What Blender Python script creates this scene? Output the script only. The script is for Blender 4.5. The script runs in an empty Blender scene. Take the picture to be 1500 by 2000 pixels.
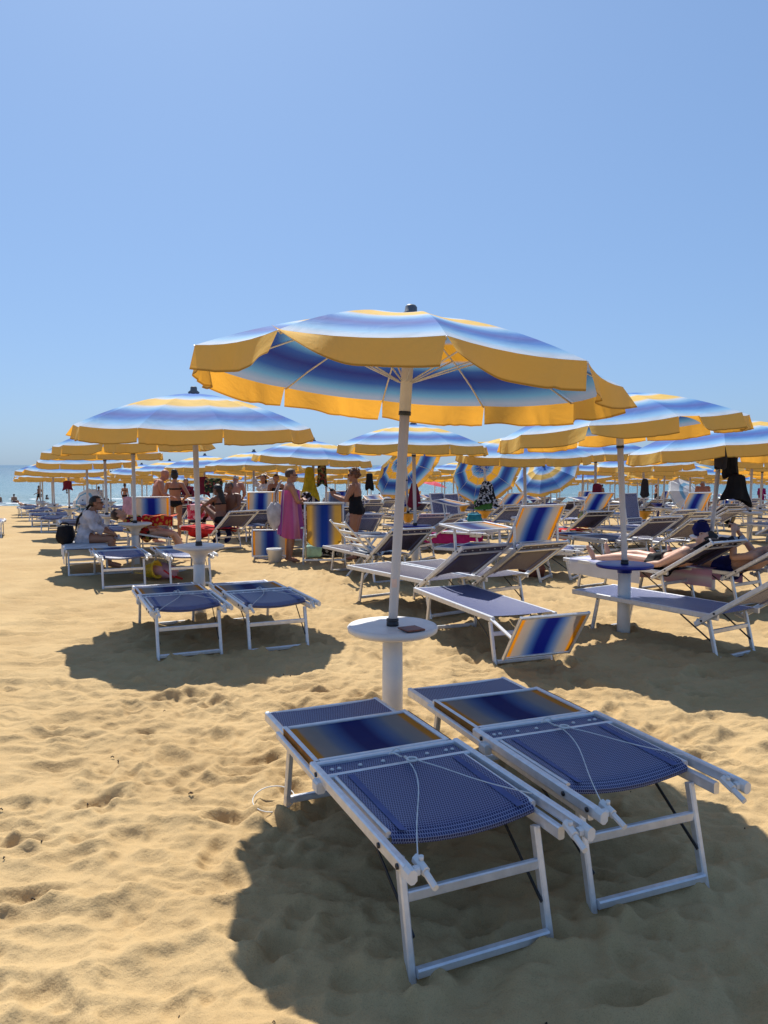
import bpy, bmesh, math, random
import numpy as np
from mathutils import Vector, Matrix
R = math.radians
random.seed(7); np.random.seed(7)
sc = bpy.context.scene
col = sc.collection

# ------------------------------------------------------------------ camera
cam = bpy.data.cameras.new('camera'); co = bpy.data.objects.new('camera', cam); col.objects.link(co)
cam.sensor_fit = 'VERTICAL'; cam.sensor_height = 36; cam.lens = 27.0
cam.clip_start = 0.05; cam.clip_end = 20000
co.location = (0, 0, 1.6); co.rotation_euler = (R(90 - 3.51), 0, 0)
sc.camera = co
sc.render.resolution_x = 768; sc.render.resolution_y = 1024

# ------------------------------------------------------------------ light
SUN_DIR = Vector((-0.47, 1.52, 2.12)).normalized()          # towards the sun
elev = math.asin(SUN_DIR.z); az = math.atan2(SUN_DIR.x, SUN_DIR.y)
w = bpy.data.worlds.new('World'); sc.world = w; w.use_nodes = True
nt = w.node_tree; nt.nodes.clear()
sky = nt.nodes.new('ShaderNodeTexSky'); sky.sky_type = 'NISHITA'; sky.sun_disc = False
sky.sun_elevation = elev; sky.sun_rotation = az
sky.altitude = 0; sky.air_density = 1.0; sky.dust_density = 0.9; sky.ozone_density = 4.0
gm = nt.nodes.new('ShaderNodeGamma'); gm.inputs[1].default_value = .45          # hazy summer sky: flatter than the clear-air model
hs = nt.nodes.new('ShaderNodeMix'); hs.data_type = 'RGBA'; hs.blend_type = 'MULTIPLY'; hs.inputs[0].default_value = 1; hs.inputs[7].default_value = (1.13, 1.57, 2.22, 1)
bg = nt.nodes.new('ShaderNodeBackground'); bg.inputs['Strength'].default_value = 0.10
wo = nt.nodes.new('ShaderNodeOutputWorld')
nt.links.new(sky.outputs[0], gm.inputs[0]); nt.links.new(gm.outputs[0], hs.inputs[6]); nt.links.new(hs.outputs[2], bg.inputs[0]); nt.links.new(bg.outputs[0], wo.inputs[0])
sl = bpy.data.lights.new('sun', 'SUN'); sl.energy = 4.2; sl.angle = R(0.55); sl.color = (1, .95, .86)
so = bpy.data.objects.new('sun', sl); col.objects.link(so); so.rotation_euler = SUN_DIR.to_track_quat('Z', 'Y').to_euler()
so.location = (0, 0, 20)
sc.view_settings.view_transform = 'Standard'; sc.view_settings.look = 'None'
sc.view_settings.gamma = 1; sc.view_settings.exposure = 0.62

# ------------------------------------------------------------------ materials
MATS = {}
def new_mat(name):
    m = bpy.data.materials.new(name); m.use_nodes = True
    n = m.node_tree; n.nodes.clear()
    out = n.nodes.new('ShaderNodeOutputMaterial'); MATS[name] = m
    return m, n, out
def N(n, t, **kw):
    x = n.nodes.new(t)
    for k, v in kw.items():
        if k in x.inputs: x.inputs[k].default_value = v
        else: setattr(x, k, v)
    return x
def ramp(n, stops, interp='LINEAR'):
    r = n.nodes.new('ShaderNodeValToRGB'); e = r.color_ramp.elements; r.color_ramp.interpolation = interp
    while len(e) < len(stops): e.new(0.5)
    for i, (p, c) in enumerate(stops):
        e[i].position = p; e[i].color = (*c, 1) if len(c) == 3 else c
    return r
def plain(name, c, rough=.6, metal=0, var=.12, scale=14, bump=0, bscale=60, spec=.4):
    m, n, out = new_mat(name)
    b = N(n, 'ShaderNodeBsdfPrincipled', Roughness=rough, Metallic=metal); b.inputs['Specular IOR Level'].default_value = spec
    tc = N(n, 'ShaderNodeTexCoord'); no = N(n, 'ShaderNodeTexNoise', Scale=scale, Detail=4.0)
    n.links.new(tc.outputs['Object'], no.inputs['Vector'])
    r = ramp(n, [(.3, tuple(x * (1 - var) for x in c)), (.7, tuple(min(1, x * (1 + var)) for x in c))])
    n.links.new(no.outputs['Fac'], r.inputs[0]); n.links.new(r.outputs[0], b.inputs['Base Color'])
    if bump:
        n2 = N(n, 'ShaderNodeTexNoise', Scale=bscale, Detail=3.0); bp = N(n, 'ShaderNodeBump', Strength=bump, Distance=.01)
        n.links.new(tc.outputs['Object'], n2.inputs['Vector']); n.links.new(n2.outputs['Fac'], bp.inputs['Height']); n.links.new(bp.outputs[0], b.inputs['Normal'])
    n.links.new(b.outputs[0], out.inputs[0])
    return m
def cloth_nodes(n, out, colsock, trans=.4, tsat=1.25, tval=1.0, rough=.75, bump=None):
    d = N(n, 'ShaderNodeBsdfPrincipled', Roughness=rough); d.inputs['Specular IOR Level'].default_value = .15
    t = N(n, 'ShaderNodeBsdfTranslucent'); mx = N(n, 'ShaderNodeMixShader'); mx.inputs[0].default_value = trans
    h = N(n, 'ShaderNodeHueSaturation', Saturation=tsat, Value=tval)
    n.links.new(colsock, d.inputs['Base Color']); n.links.new(colsock, h.inputs['Color']); n.links.new(h.outputs[0], t.inputs['Color'])
    if bump is not None: n.links.new(bump, d.inputs['Normal']); n.links.new(bump, t.inputs['Normal'])
    n.links.new(d.outputs[0], mx.inputs[1]); n.links.new(t.outputs[0], mx.inputs[2]); n.links.new(mx.outputs[0], out.inputs[0])
def uvsep(n):
    u = N(n, 'ShaderNodeUVMap', uv_map='UVMap'); s = N(n, 'ShaderNodeSeparateXYZ'); n.links.new(u.outputs[0], s.inputs[0]); return s
def crease(n, scale=5, strength=.25, dist=.03):
    tc = N(n, 'ShaderNodeTexCoord'); no = N(n, 'ShaderNodeTexNoise', Scale=scale, Detail=4.0, Distortion=.6)
    bp = N(n, 'ShaderNodeBump', Strength=strength, Distance=dist)
    n.links.new(tc.outputs['Object'], no.inputs['Vector']); n.links.new(no.outputs['Fac'], bp.inputs['Height'])
    return bp.outputs[0]
def stripe_mat(name, axis, stops, trans=.4, tsat=1.25, tval=1., bscale=4, bstr=.45, soft=0.0):
    m, n, out = new_mat(name); s = uvsep(n); r = ramp(n, stops)
    src = s.outputs[axis]
    if soft:
        tc = N(n, 'ShaderNodeTexCoord'); no = N(n, 'ShaderNodeTexNoise', Scale=9.0, Detail=3.0); n.links.new(tc.outputs['Object'], no.inputs['Vector'])
        ma = N(n, 'ShaderNodeMath', operation='MULTIPLY_ADD'); ma.inputs[1].default_value = soft; n.links.new(no.outputs['Fac'], ma.inputs[0]); n.links.new(src, ma.inputs[2])
        src = ma.outputs[0]
    n.links.new(src, r.inputs[0])
    # fading and soiling with a shape of its own
    tc2 = N(n, 'ShaderNodeTexCoord'); no2 = N(n, 'ShaderNodeTexNoise', Scale=3.0, Detail=6.0); n.links.new(tc2.outputs['Object'], no2.inputs['Vector'])
    r2 = ramp(n, [(.3, (.86, .85, .83)), (.7, (1, 1, 1))]); n.links.new(no2.outputs['Fac'], r2.inputs[0])
    mx = N(n, 'ShaderNodeMix', data_type='RGBA', blend_type='MULTIPLY'); mx.inputs[0].default_value = 1
    n.links.new(r.outputs[0], mx.inputs[6]); n.links.new(r2.outputs[0], mx.inputs[7])
    cloth_nodes(n, out, mx.outputs[2], trans, tsat, tval, bump=crease(n, bscale, bstr))
    return m
WH = (.56, .64, .75); YE = (.80, .54, .15); LB = (.28, .53, .80); BL = (.08, .23, .58); PU = (.09, .15, .46)
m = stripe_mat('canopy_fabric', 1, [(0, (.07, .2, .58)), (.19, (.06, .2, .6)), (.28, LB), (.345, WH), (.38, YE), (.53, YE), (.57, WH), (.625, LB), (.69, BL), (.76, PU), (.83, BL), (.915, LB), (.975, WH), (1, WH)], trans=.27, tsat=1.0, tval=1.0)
n = m.node_tree       # shade of the backlit underside painted as deeper stripe colours on inner faces
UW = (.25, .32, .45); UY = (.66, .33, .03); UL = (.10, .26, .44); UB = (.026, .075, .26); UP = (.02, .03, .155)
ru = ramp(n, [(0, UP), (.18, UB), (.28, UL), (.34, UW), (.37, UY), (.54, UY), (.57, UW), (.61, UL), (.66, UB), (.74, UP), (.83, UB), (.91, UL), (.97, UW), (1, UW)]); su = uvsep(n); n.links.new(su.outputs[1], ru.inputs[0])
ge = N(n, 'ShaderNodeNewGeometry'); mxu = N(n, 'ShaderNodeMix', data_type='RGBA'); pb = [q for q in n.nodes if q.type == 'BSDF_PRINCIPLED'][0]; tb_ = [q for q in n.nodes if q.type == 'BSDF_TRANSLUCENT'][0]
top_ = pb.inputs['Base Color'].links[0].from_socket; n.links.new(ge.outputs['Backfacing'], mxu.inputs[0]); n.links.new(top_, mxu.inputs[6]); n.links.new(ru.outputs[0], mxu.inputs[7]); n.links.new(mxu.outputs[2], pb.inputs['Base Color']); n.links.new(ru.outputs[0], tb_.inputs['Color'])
plain('valance_hem', (.45, .27, .05))
m, n, out = new_mat('valance_fabric')
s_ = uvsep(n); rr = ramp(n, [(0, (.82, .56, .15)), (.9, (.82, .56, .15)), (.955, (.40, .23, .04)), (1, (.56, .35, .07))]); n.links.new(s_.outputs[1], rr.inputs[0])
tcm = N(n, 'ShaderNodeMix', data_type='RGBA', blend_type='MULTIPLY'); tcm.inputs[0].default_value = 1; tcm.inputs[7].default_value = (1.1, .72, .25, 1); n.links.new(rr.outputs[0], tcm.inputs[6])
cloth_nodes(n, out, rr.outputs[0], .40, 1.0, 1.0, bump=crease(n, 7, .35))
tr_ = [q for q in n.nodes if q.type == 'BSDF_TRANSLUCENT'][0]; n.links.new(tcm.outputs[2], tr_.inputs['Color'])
G1 = (.40, .31, .25); G2 = (.16, .20, .30); G3 = (.07, .12, .28); NV = (.02, .025, .14); OR = (.74, .28, .03)
stripe_mat('shade_fabric', 0, [(0, OR), (.05, OR), (.075, G1), (.2, (.30, .28, .27)), (.26, G2), (.34, G3), (.43, NV), (.58, NV), (.66, G3), (.74, G2), (.80, (.30, .28, .27)), (.925, G1), (.95, OR), (1, OR)], trans=.28, tsat=1.2, tval=1.0, bscale=4, bstr=.15)
stripe_mat('deck_chair_fabric', 0, [(0, (.40, .22, .06)), (.12, (.60, .36, .12)), (.2, (.28, .2, .12)), (.3, (.10, .12, .2)), (.44, (.02, .04, .18)), (.58, (.02, .04, .2)), (.7, (.13, .13, .16)), (.82, (.45, .28, .1)), (1, (.5, .3, .1))], trans=.3)
stripe_mat('pink_towel', 0, [(0, (.62, .24, .40)), (.14, (.66, .27, .36)), (.16, (.34, .10, .34)), (.3, (.40, .11, .38)), (.32, (.68, .26, .30)), (.47, (.62, .22, .34)), (.5, (.36, .1, .36)), (.62, (.34, .1, .4)), (.64, (.66, .6, .6)), (.66, (.55, .12, .3)), (.85, (.62, .14, .3)), (1, (.5, .1, .32))], trans=.25)
stripe_mat('white_blue_fabric', 1, [(0, (.72, .74, .76)), (.45, (.72, .75, .78)), (.5, (.22, .45, .65)), (.62, (.25, .48, .68)), (.66, (.74, .75, .76)), (1, (.75, .75, .75))], trans=.35)
stripe_mat('aqua_stripe_towel', 0, [(0, (.7, .72, .76)), (.18, (.66, .68, .76)), (.2, (.42, .42, .68)), (.3, (.7, .7, .76)), (.45, (.68, .68, .76)), (.5, (.45, .45, .7)), (.6, (.7, .72, .76)), (.8, (.66, .66, .74)), (.83, (.45, .45, .7)), (1, (.7, .7, .75))], trans=.2)
stripe_mat('rose_stripe_towel', 0, [(0, (.6, .36, .5)), (.1, (.66, .62, .66)), (.14, (.58, .34, .5)), (.3, (.6, .36, .5)), (.34, (.7, .66, .7)), (.4, (.58, .32, .48)), (.6, (.6, .36, .5)), (.64, (.7, .66, .7)), (.7, (.58, .34, .5)), (1, (.6, .36, .5))], trans=.2)

def cloth(name, c, trans=.2, var=.18, scale=9, bstr=.35, c2=None, bscale=9):
    m, n, out = new_mat(name); tc = N(n, 'ShaderNodeTexCoord'); no = N(n, 'ShaderNodeTexNoise', Scale=scale, Detail=3.0)
    n.links.new(tc.outputs['Object'], no.inputs['Vector'])
    r = ramp(n, [(.35, tuple(x * (1 - var) for x in c)), (.65, tuple(min(1, x * (1 + var)) for x in c))]); n.links.new(no.outputs['Fac'], r.inputs[0])
    cloth_nodes(n, out, r.outputs[0], trans, 1.1, .9, bump=crease(n, bscale, bstr)); return m
def print_cloth(name, cols, scale=14, trans=.15):
    m, n, out = new_mat(name); tc = N(n, 'ShaderNodeTexCoord'); v = N(n, 'ShaderNodeTexVoronoi', Scale=float(scale))
    n.links.new(tc.outputs['Object'], v.inputs['Vector']); s = N(n, 'ShaderNodeSeparateColor'); n.links.new(v.outputs['Color'], s.inputs[0])
    k = len(cols); r = ramp(n, [(i / k, c) for i, c in enumerate(cols)], 'CONSTANT'); n.links.new(s.outputs[0], r.inputs[0])
    cloth_nodes(n, out, r.outputs[0], trans, 1.1, .9, bump=crease(n, 9, .3)); return m
cloth('yellow_cloth', (.62, .46, .03), .3); cloth('black_cloth', (.012, .012, .015), .05); cloth('white_shirt_cloth', (.66, .66, .72), .35, bstr=.8, bscale=6)
cloth('red_cloth', (.55, .02, .02)); cloth('navy_cloth', (.015, .02, .12)); cloth('blue_cloth', (.05, .16, .5)); cloth('teal_cloth', (.03, .22, .3))
cloth('grey_blue_cloth', (.16, .22, .33)); cloth('tote_cloth', (.55, .52, .52), .2); cloth('magenta_cloth', (.36, .02, .16)); cloth('pale_pink_cloth', (.7, .42, .5))
cloth('wine_cloth', (.2, .025, .05)); cloth('green_cloth', (.1, .3, .08)); cloth('white_cloth', (.72, .72, .74), .3); cloth('pale_green_cloth', (.45, .66, .55), .35)
cloth('coral_cloth', (.7, .12, .16), .35); cloth('dark_grey_cloth', (.035, .035, .045), .08)
print_cloth('floral_dark', [(.015, .02, .015), (.05, .09, .03), (.02, .02, .02), (.25, .06, .04), (.03, .05, .02), (.3, .26, .1)], 22)
print_cloth('floral_red_yellow', [(.4, .02, .02), (.6, .38, .05), (.03, .02, .02), (.65, .45, .2), (.4, .03, .02), (.02, .02, .02)], 18)
print_cloth('red_gold_print', [(.5, .015, .015), (.52, .02, .02), (.5, .015, .015), (.6, .3, .05)], 26)
print_cloth('black_white_print', [(.015, .015, .02), (.5, .5, .52), (.02, .02, .02), (.45, .45, .45), (.012, .012, .015)], 26)
print_cloth('pink_floral', [(.7, .5, .52), (.5, .03, .08), (.68, .45, .5), (.6, .15, .2)], 16)
print_cloth('black_white_towel', [(.015, .015, .025), (.012, .012, .02), (.02, .02, .03), (.4, .4, .44)], 9)
print_cloth('bag_print', [(.5, .45, .08), (.6, .2, .05), (.55, .5, .2), (.3, .4, .1)], 12)
plain('aluminium', (.68, .69, .71), .38, .5, .09, 30, .05, 120)
plain('white_plastic', (.68, .67, .65), .42, 0, .07, 10, .05, 90)
plain('pole_paint', (.60, .575, .55), .4, 0, .06, 8)
plain('cap_grey', (.12, .13, .14), .5); plain('cap_dark', (.03, .035, .04), .5)
plain('blue_plastic', (.012, .022, .26), .35); plain('orange_plastic', (.62, .30, .02), .4); plain('dark_steel', (.05, .05, .055), .4, .6)
plain('cord_white', (.68, .68, .66), .8); plain('bottle_glass', (.01, .02, .012), .08); plain('leather_brown', (.18, .06, .04), .55, 0, .25, 30, .2)
plain('sticker', (.75, .55, .45), .6); plain('red_plastic', (.6, .02, .02), .4); plain('toy_blue', (.03, .3, .5), .35); plain('toy_yellow', (.65, .45, .03), .4)
for k, c in dict(skin_fair=(.56, .32, .22), skin_tan=(.36, .17, .10), skin_red=(.42, .18, .12), skin_dark=(.20, .09, .055)).items():
    m = plain(k, c, .5, 0, .08, 6, .1, 40)
    m.node_tree.nodes['Principled BSDF'].inputs['Subsurface Weight'].default_value = .08
    m.node_tree.nodes['Principled BSDF'].inputs['Subsurface Radius'].default_value = (.02, .008, .004)
plain('hair_black', (.012, .009, .008), .45, 0, .3, 60, .7, 90); plain('hair_brown', (.06, .03, .018), .5, 0, .3, 60, .7, 90); plain('hair_auburn', (.16, .075, .04), .55, 0, .35, 60, .8, 90)
plain('hair_grey', (.4, .37, .34), .6, 0, .2, 60, .6, 90); plain('eye_dark', (.02, .015, .012), .2); plain('lens_dark', (.015, .006, .01), .1); plain('lips', (.35, .11, .09), .5)

# lounger mesh: woven blue and white threads
def mesh_fabric(name, base, thread, fine, trans):
    m, n, out = new_mat(name); u = N(n, 'ShaderNodeUVMap', uv_map='UVMap')
    mp = N(n, 'ShaderNodeMapping'); mp.inputs['Scale'].default_value = (fine, fine, 1); n.links.new(u.outputs[0], mp.inputs[0])
    br = N(n, 'ShaderNodeTexBrick'); br.offset = .5
    for k, v in {'Scale': 1.0, 'Mortar Size': .13, 'Mortar Smooth': .4, 'Brick Width': .7, 'Row Height': 1.0}.items(): br.inputs[k].default_value = v
    br.inputs['Color1'].default_value = (*base, 1); br.inputs['Color2'].default_value = (*[x * .8 for x in base], 1); br.inputs['Mortar'].default_value = (*thread, 1)
    n.links.new(mp.outputs[0], br.inputs[0])
    bp = N(n, 'ShaderNodeBump', Strength=.35, Distance=.002); n.links.new(br.outputs['Fac'], bp.inputs['Height'])
    d = N(n, 'ShaderNodeBsdfPrincipled', Roughness=.42); d.inputs['Specular IOR Level'].default_value = .3
    t = N(n, 'ShaderNodeBsdfTranslucent'); mx = N(n, 'ShaderNodeMixShader'); mx.inputs[0].default_value = trans
    n.links.new(br.outputs[0], d.inputs['Base Color']); n.links.new(br.outputs[0], t.inputs[0]); n.links.new(bp.outputs[0], d.inputs['Normal'])
    n.links.new(d.outputs[0], mx.inputs[1]); n.links.new(t.outputs[0], mx.inputs[2]); n.links.new(mx.outputs[0], out.inputs[0])
mesh_fabric('blue_mesh', (.009, .014, .095), (.23, .26, .42), 75, .06)
mesh_fabric('dark_mesh', (.016, .012, .038), (.062, .052, .10), 105, .07)  # lounger mesh as it looks backlit, the darkness put into its colours

# sand
m, n, out = new_mat('sand')
tc = N(n, 'ShaderNodeTexCoord')
b = N(n, 'ShaderNodeBsdfPrincipled', Roughness=.92); b.inputs['Specular IOR Level'].default_value = .12
n1 = N(n, 'ShaderNodeTexNoise', Scale=1.1, Detail=5.0); n2 = N(n, 'ShaderNodeTexNoise', Scale=260., Detail=2.0); n3 = N(n, 'ShaderNodeTexNoise', Scale=22., Detail=6.0, Roughness=.65)
for q in (n1, n2, n3): n.links.new(tc.outputs['Object'], q.inputs['Vector'])
r1 = ramp(n, [(.3, (.425, .290, .140)), (.7, (.505, .36, .183))]); n.links.new(n1.outputs['Fac'], r1.inputs[0])
r2 = ramp(n, [(.25, (.70, .68, .66)), (.5, (1, 1, 1)), (.75, (1.0, 1.0, 1.0))]); n.links.new(n2.outputs['Fac'], r2.inputs[0])
mx = N(n, 'ShaderNodeMix', data_type='RGBA', blend_type='MULTIPLY'); mx.inputs[0].default_value = .8
n.links.new(r1.outputs[0], mx.inputs[6]); n.links.new(r2.outputs[0], mx.inputs[7])
# wet strip by the water
sp = N(n, 'ShaderNodeSeparateXYZ'); n.links.new(tc.outputs['Object'], sp.inputs[0])
mr = N(n, 'ShaderNodeMapRange'); mr.inputs[1].default_value = 58.5; mr.inputs[2].default_value = 61.5; n.links.new(sp.outputs[1], mr.inputs[0])
mw = N(n, 'ShaderNodeMix', data_type='RGBA'); n.links.new(mr.outputs[0], mw.inputs[0]); n.links.new(mx.outputs[2], mw.inputs[6]); mw.inputs[7].default_value = (.23, .17, .11, 1)
n.links.new(mw.outputs[2], b.inputs['Base Color'])
bp = N(n, 'ShaderNodeBump', Strength=.5, Distance=.025); n.links.new(n3.outputs['Fac'], bp.inputs['Height'])
bp2 = N(n, 'ShaderNodeBump', Strength=.12, Distance=.004); n.links.new(n2.outputs['Fac'], bp2.inputs['Height']); n.links.new(bp.outputs[0], bp2.inputs['Normal'])
n.links.new(bp2.outputs[0], b.inputs['Normal']); n.links.new(b.outputs[0], out.inputs[0])
# sea
m, n, out = new_mat('sea_water')
tc = N(n, 'ShaderNodeTexCoord'); b = N(n, 'ShaderNodeBsdfPrincipled', Roughness=.3); b.inputs['IOR'].default_value = 1.33; b.inputs['Specular IOR Level'].default_value = .2
sp = N(n, 'ShaderNodeSeparateXYZ'); n.links.new(tc.outputs['Object'], sp.inputs[0])
mr = N(n, 'ShaderNodeMapRange'); mr.inputs[1].default_value = 62; mr.inputs[2].default_value = 500; n.links.new(sp.outputs[1], mr.inputs[0])
r = ramp(n, [(0, (.17, .26, .28)), (.10, (.09, .19, .24)), (.5, (.05, .13, .19)), (1, (.045, .115, .175))]); n.links.new(mr.outputs[0], r.inputs[0])
n.links.new(r.outputs[0], b.inputs['Base Color'])
mp = N(n, 'ShaderNodeMapping'); mp.inputs['Scale'].default_value = (.5, 1.6, 1); n.links.new(tc.outputs['Object'], mp.inputs[0])
w1 = N(n, 'ShaderNodeTexNoise', Scale=1.2, Detail=7.0, Roughness=.6); n.links.new(mp.outputs[0], w1.inputs['Vector'])
bp = N(n, 'ShaderNodeBump', Strength=.9, Distance=.5); n.links.new(w1.outputs['Fac'], bp.inputs['Height']); n.links.new(bp.outputs[0], b.inputs['Normal'])
n.links.new(b.outputs[0], out.inputs[0])
plain('foam', (.8, .82, .82), .7, 0, .06, 20, .4, 30)
plain('twig', (.05, .035, .025), .8, 0, .4)

# ------------------------------------------------------------------ mesh helpers
class MB:
    def __init__(s): s.v = []; s.f = []; s.uv = []; s.smooth = []
    def add(s, vs, fs, uvs=None, smooth=False):
        o = len(s.v); s.v += [tuple(x) for x in vs]
        for i, f in enumerate(fs):
            s.f.append([o + k for k in f]); s.smooth.append(smooth)
            s.uv.append([uvs[k] for k in f] if uvs else [(0, 0)] * len(f))
        return s
    def bar(s, a, b, w, h, up=(0, 0, 1), bev=.12):
        a = Vector(a); b = Vector(b); d = (b - a).normalized(); up = Vector(up)
        if abs(d.dot(up)) > .97: up = Vector((0, 1, 0)) if abs(d.y) < .9 else Vector((1, 0, 0))
        x = d.cross(up).normalized(); z = x.cross(d).normalized()
        c = min(w, h) * bev * 1.6
        pr = [(-w/2 + c, -h/2), (w/2 - c, -h/2), (w/2, -h/2 + c), (w/2, h/2 - c), (w/2 - c, h/2), (-w/2 + c, h/2), (-w/2, h/2 - c), (-w/2, -h/2 + c)]
        vs = [p + x * u + z * v for p in (a, b) for u, v in pr]
        fs = [[i, (i + 1) % 8, 8 + (i + 1) % 8, 8 + i] for i in range(8)] + [list(range(7, -1, -1)), list(range(8, 16))]
        return s.add(vs, fs)
    def box(s, c, sx, sy, sz):
        c = Vector(c); return s.bar(c - Vector((0, sy / 2, 0)), c + Vector((0, sy / 2, 0)), sx, sz)
    def tube(s, pts, rad, seg=8, caps=True, closed=False):
        pts = [Vector(p) for p in pts]; k = len(pts); rad = rad if isinstance(rad, (list, tuple)) else [rad] * k
        t0 = (pts[1] - pts[0]).normalized(); nrm = t0.orthogonal().normalized(); vs = []
        for i, p in enumerate(pts):
            t = (pts[(i + 1) % k if closed else min(i + 1, k - 1)] - pts[(i - 1) if closed else max(i - 1, 0)]).normalized()
            nrm = (nrm - t * nrm.dot(t)); nrm = nrm.normalized() if nrm.length > 1e-6 else t.orthogonal().normalized(); bn = t.cross(nrm)
            vs += [p + (nrm * math.cos(a) + bn * math.sin(a)) * rad[i] for a in [2 * math.pi * j / seg for j in range(seg)]]
        rg = range(k if closed else k - 1)
        fs = [[i * seg + j, i * seg + (j + 1) % seg, ((i + 1) % k) * seg + (j + 1) % seg, ((i + 1) % k) * seg + j] for i in rg for j in range(seg)]
        if caps and not closed: fs += [list(range(seg - 1, -1, -1)), list(range((k - 1) * seg, k * seg))]
        return s.add(vs, fs, smooth=True)
    def lathe(s, prof, seg=24, c=(0, 0, 0), sharp=False):
        c = Vector(c); k = len(prof); vs = [c + Vector((r * math.cos(2 * math.pi * j / seg), r * math.sin(2 * math.pi * j / seg), z)) for r, z in prof for j in range(seg)]
        fs = [[i * seg + j, i * seg + (j + 1) % seg, (i + 1) * seg + (j + 1) % seg, (i + 1) * seg + j] for i in range(k - 1) for j in range(seg)]
        fs += [list(range(seg - 1, -1, -1)), list(range((k - 1) * seg, k * seg))]
        return s.add(vs, fs, smooth=not sharp)
    def grid(s, fn, nu, nv, uvfn=None, smooth=True):
        vs = []; uv = []
        for j in range(nv + 1):
            for i in range(nu + 1):
                u, v = i / nu, j / nv; vs.append(fn(u, v)); uv.append(uvfn(u, v) if uvfn else (u, v))
        fs = [[j * (nu + 1) + i, j * (nu + 1) + i + 1, (j + 1) * (nu + 1) + i + 1, (j + 1) * (nu + 1) + i] for j in range(nv) for i in range(nu)]
        return s.add(vs, fs, uv, smooth)
    def ell(s, c, rx, ry, rz, seg=16, rings=10, M=None, fn=None):
        c = Vector(c); vs = []
        for i in range(rings + 1):
            th = math.pi * i / rings
            for j in range(seg):
                ph = 2 * math.pi * j / seg; d = Vector((math.sin(th) * math.cos(ph), math.sin(th) * math.sin(ph), math.cos(th)))
                k = fn(d) if fn else 1; p = Vector((d.x * rx, d.y * ry, d.z * rz)) * k
                vs.append(c + (M @ p if M else p))
        fs = [[i * seg + j, (i + 1) * seg + j, (i + 1) * seg + (j + 1) % seg, i * seg + (j + 1) % seg] for i in range(rings) for j in range(seg)]
        return s.add(vs, fs, smooth=True)
    def mesh(s, name, mat):
        me = bpy.data.meshes.new(name); me.from_pydata(s.v, [], s.f)
        uvl = me.uv_layers.new(name='UVMap'); flat = [c for f in s.uv for q in f for c in q]; uvl.data.foreach_set('uv', flat)
        me.polygons.foreach_set('use_smooth', s.smooth)
        if mat: me.materials.append(MATS[mat])
        me.update(); return me
def link(name, me, parent=None, mat4=None):
    o = bpy.data.objects.new(name, me); col.objects.link(o)
    if parent: o.parent = parent
    if mat4 is not None: o.matrix_local = mat4
    return o
def build(name, mb, mat, parent=None, mat4=None): return link(name, mb.mesh(name, mat), parent, mat4)
def empty(name, loc, rz=0):
    o = bpy.data.objects.new(name, None); col.objects.link(o); o.location = loc; o.rotation_euler = (0, 0, rz); o.empty_display_size = .1
    return o
def tag(o, label, cat, group=None, kind=None):
    if label: o['label'] = label
    if cat: o['category'] = cat
    if group: o['group'] = group
    if kind: o['kind'] = kind
    return o
def noise2(seed):
    """smooth value noise on numpy arrays"""
    rs = np.random.RandomState(seed); T = rs.rand(256, 256)
    def f(x, y):
        xi = np.floor(x).astype(int); yi = np.floor(y).astype(int); fx = x - xi; fy = y - yi
        fx = fx * fx * (3 - 2 * fx); fy = fy * fy * (3 - 2 * fy); a = T[xi % 256, yi % 256]; b_ = T[(xi + 1) % 256, yi % 256]; c = T[xi % 256, (yi + 1) % 256]; d = T[(xi + 1) % 256, (yi + 1) % 256]
        return (a * (1 - fx) + b_ * fx) * (1 - fy) + (c * (1 - fx) + d * fx) * fy - .5
    return f

# ------------------------------------------------------------------ setting: sand and sea
def axis_pts(lo, hi, a, b, step, g):
    p = [a]
    while p[-1] < b: p.append(p[-1] + step)
    s_ = step
    while p[-1] < hi: s_ *= g; p.append(p[-1] + s_)
    s_ = step; q = [a]
    while q[-1] > lo: s_ *= g * 1.03; q.append(q[-1] - s_)
    return np.array(q[:0:-1] + p)
xs = axis_pts(-85, 85, -1.7, 1.9, .015, 1.022); ys = axis_pts(-25, 70, 1.7, 5.2, .0145, 1.013)
X, Y = np.meshgrid(xs, ys)
A, Bn, Cn, Dn = noise2(1), noise2(2), noise2(3), noise2(4)
wx = X + .16 * A(X * 2.3, Y * 2.3) ; wy = Y + .16 * Bn(X * 2.3, Y * 2.3)
def ridge(f, x, y): return 1 - np.abs(f(x, y) * 2)
Z = .05 * A(X * .6, Y * .6) + .034 * (ridge(Bn, wx * 3.0, wy * 4.2) - .5) + .029 * (ridge(Cn, wx * 5.5 + 9, wy * 7.5) - .5) + .026 * Dn(wx * 8.5, wy * 12) + .019 * (ridge(A, wx * 13, wy * 18) - .5) + .007 * (ridge(Cn, wx * 29, wy * 36) - .5) + .0045 * Bn(wx * 52, wy * 56)
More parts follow.
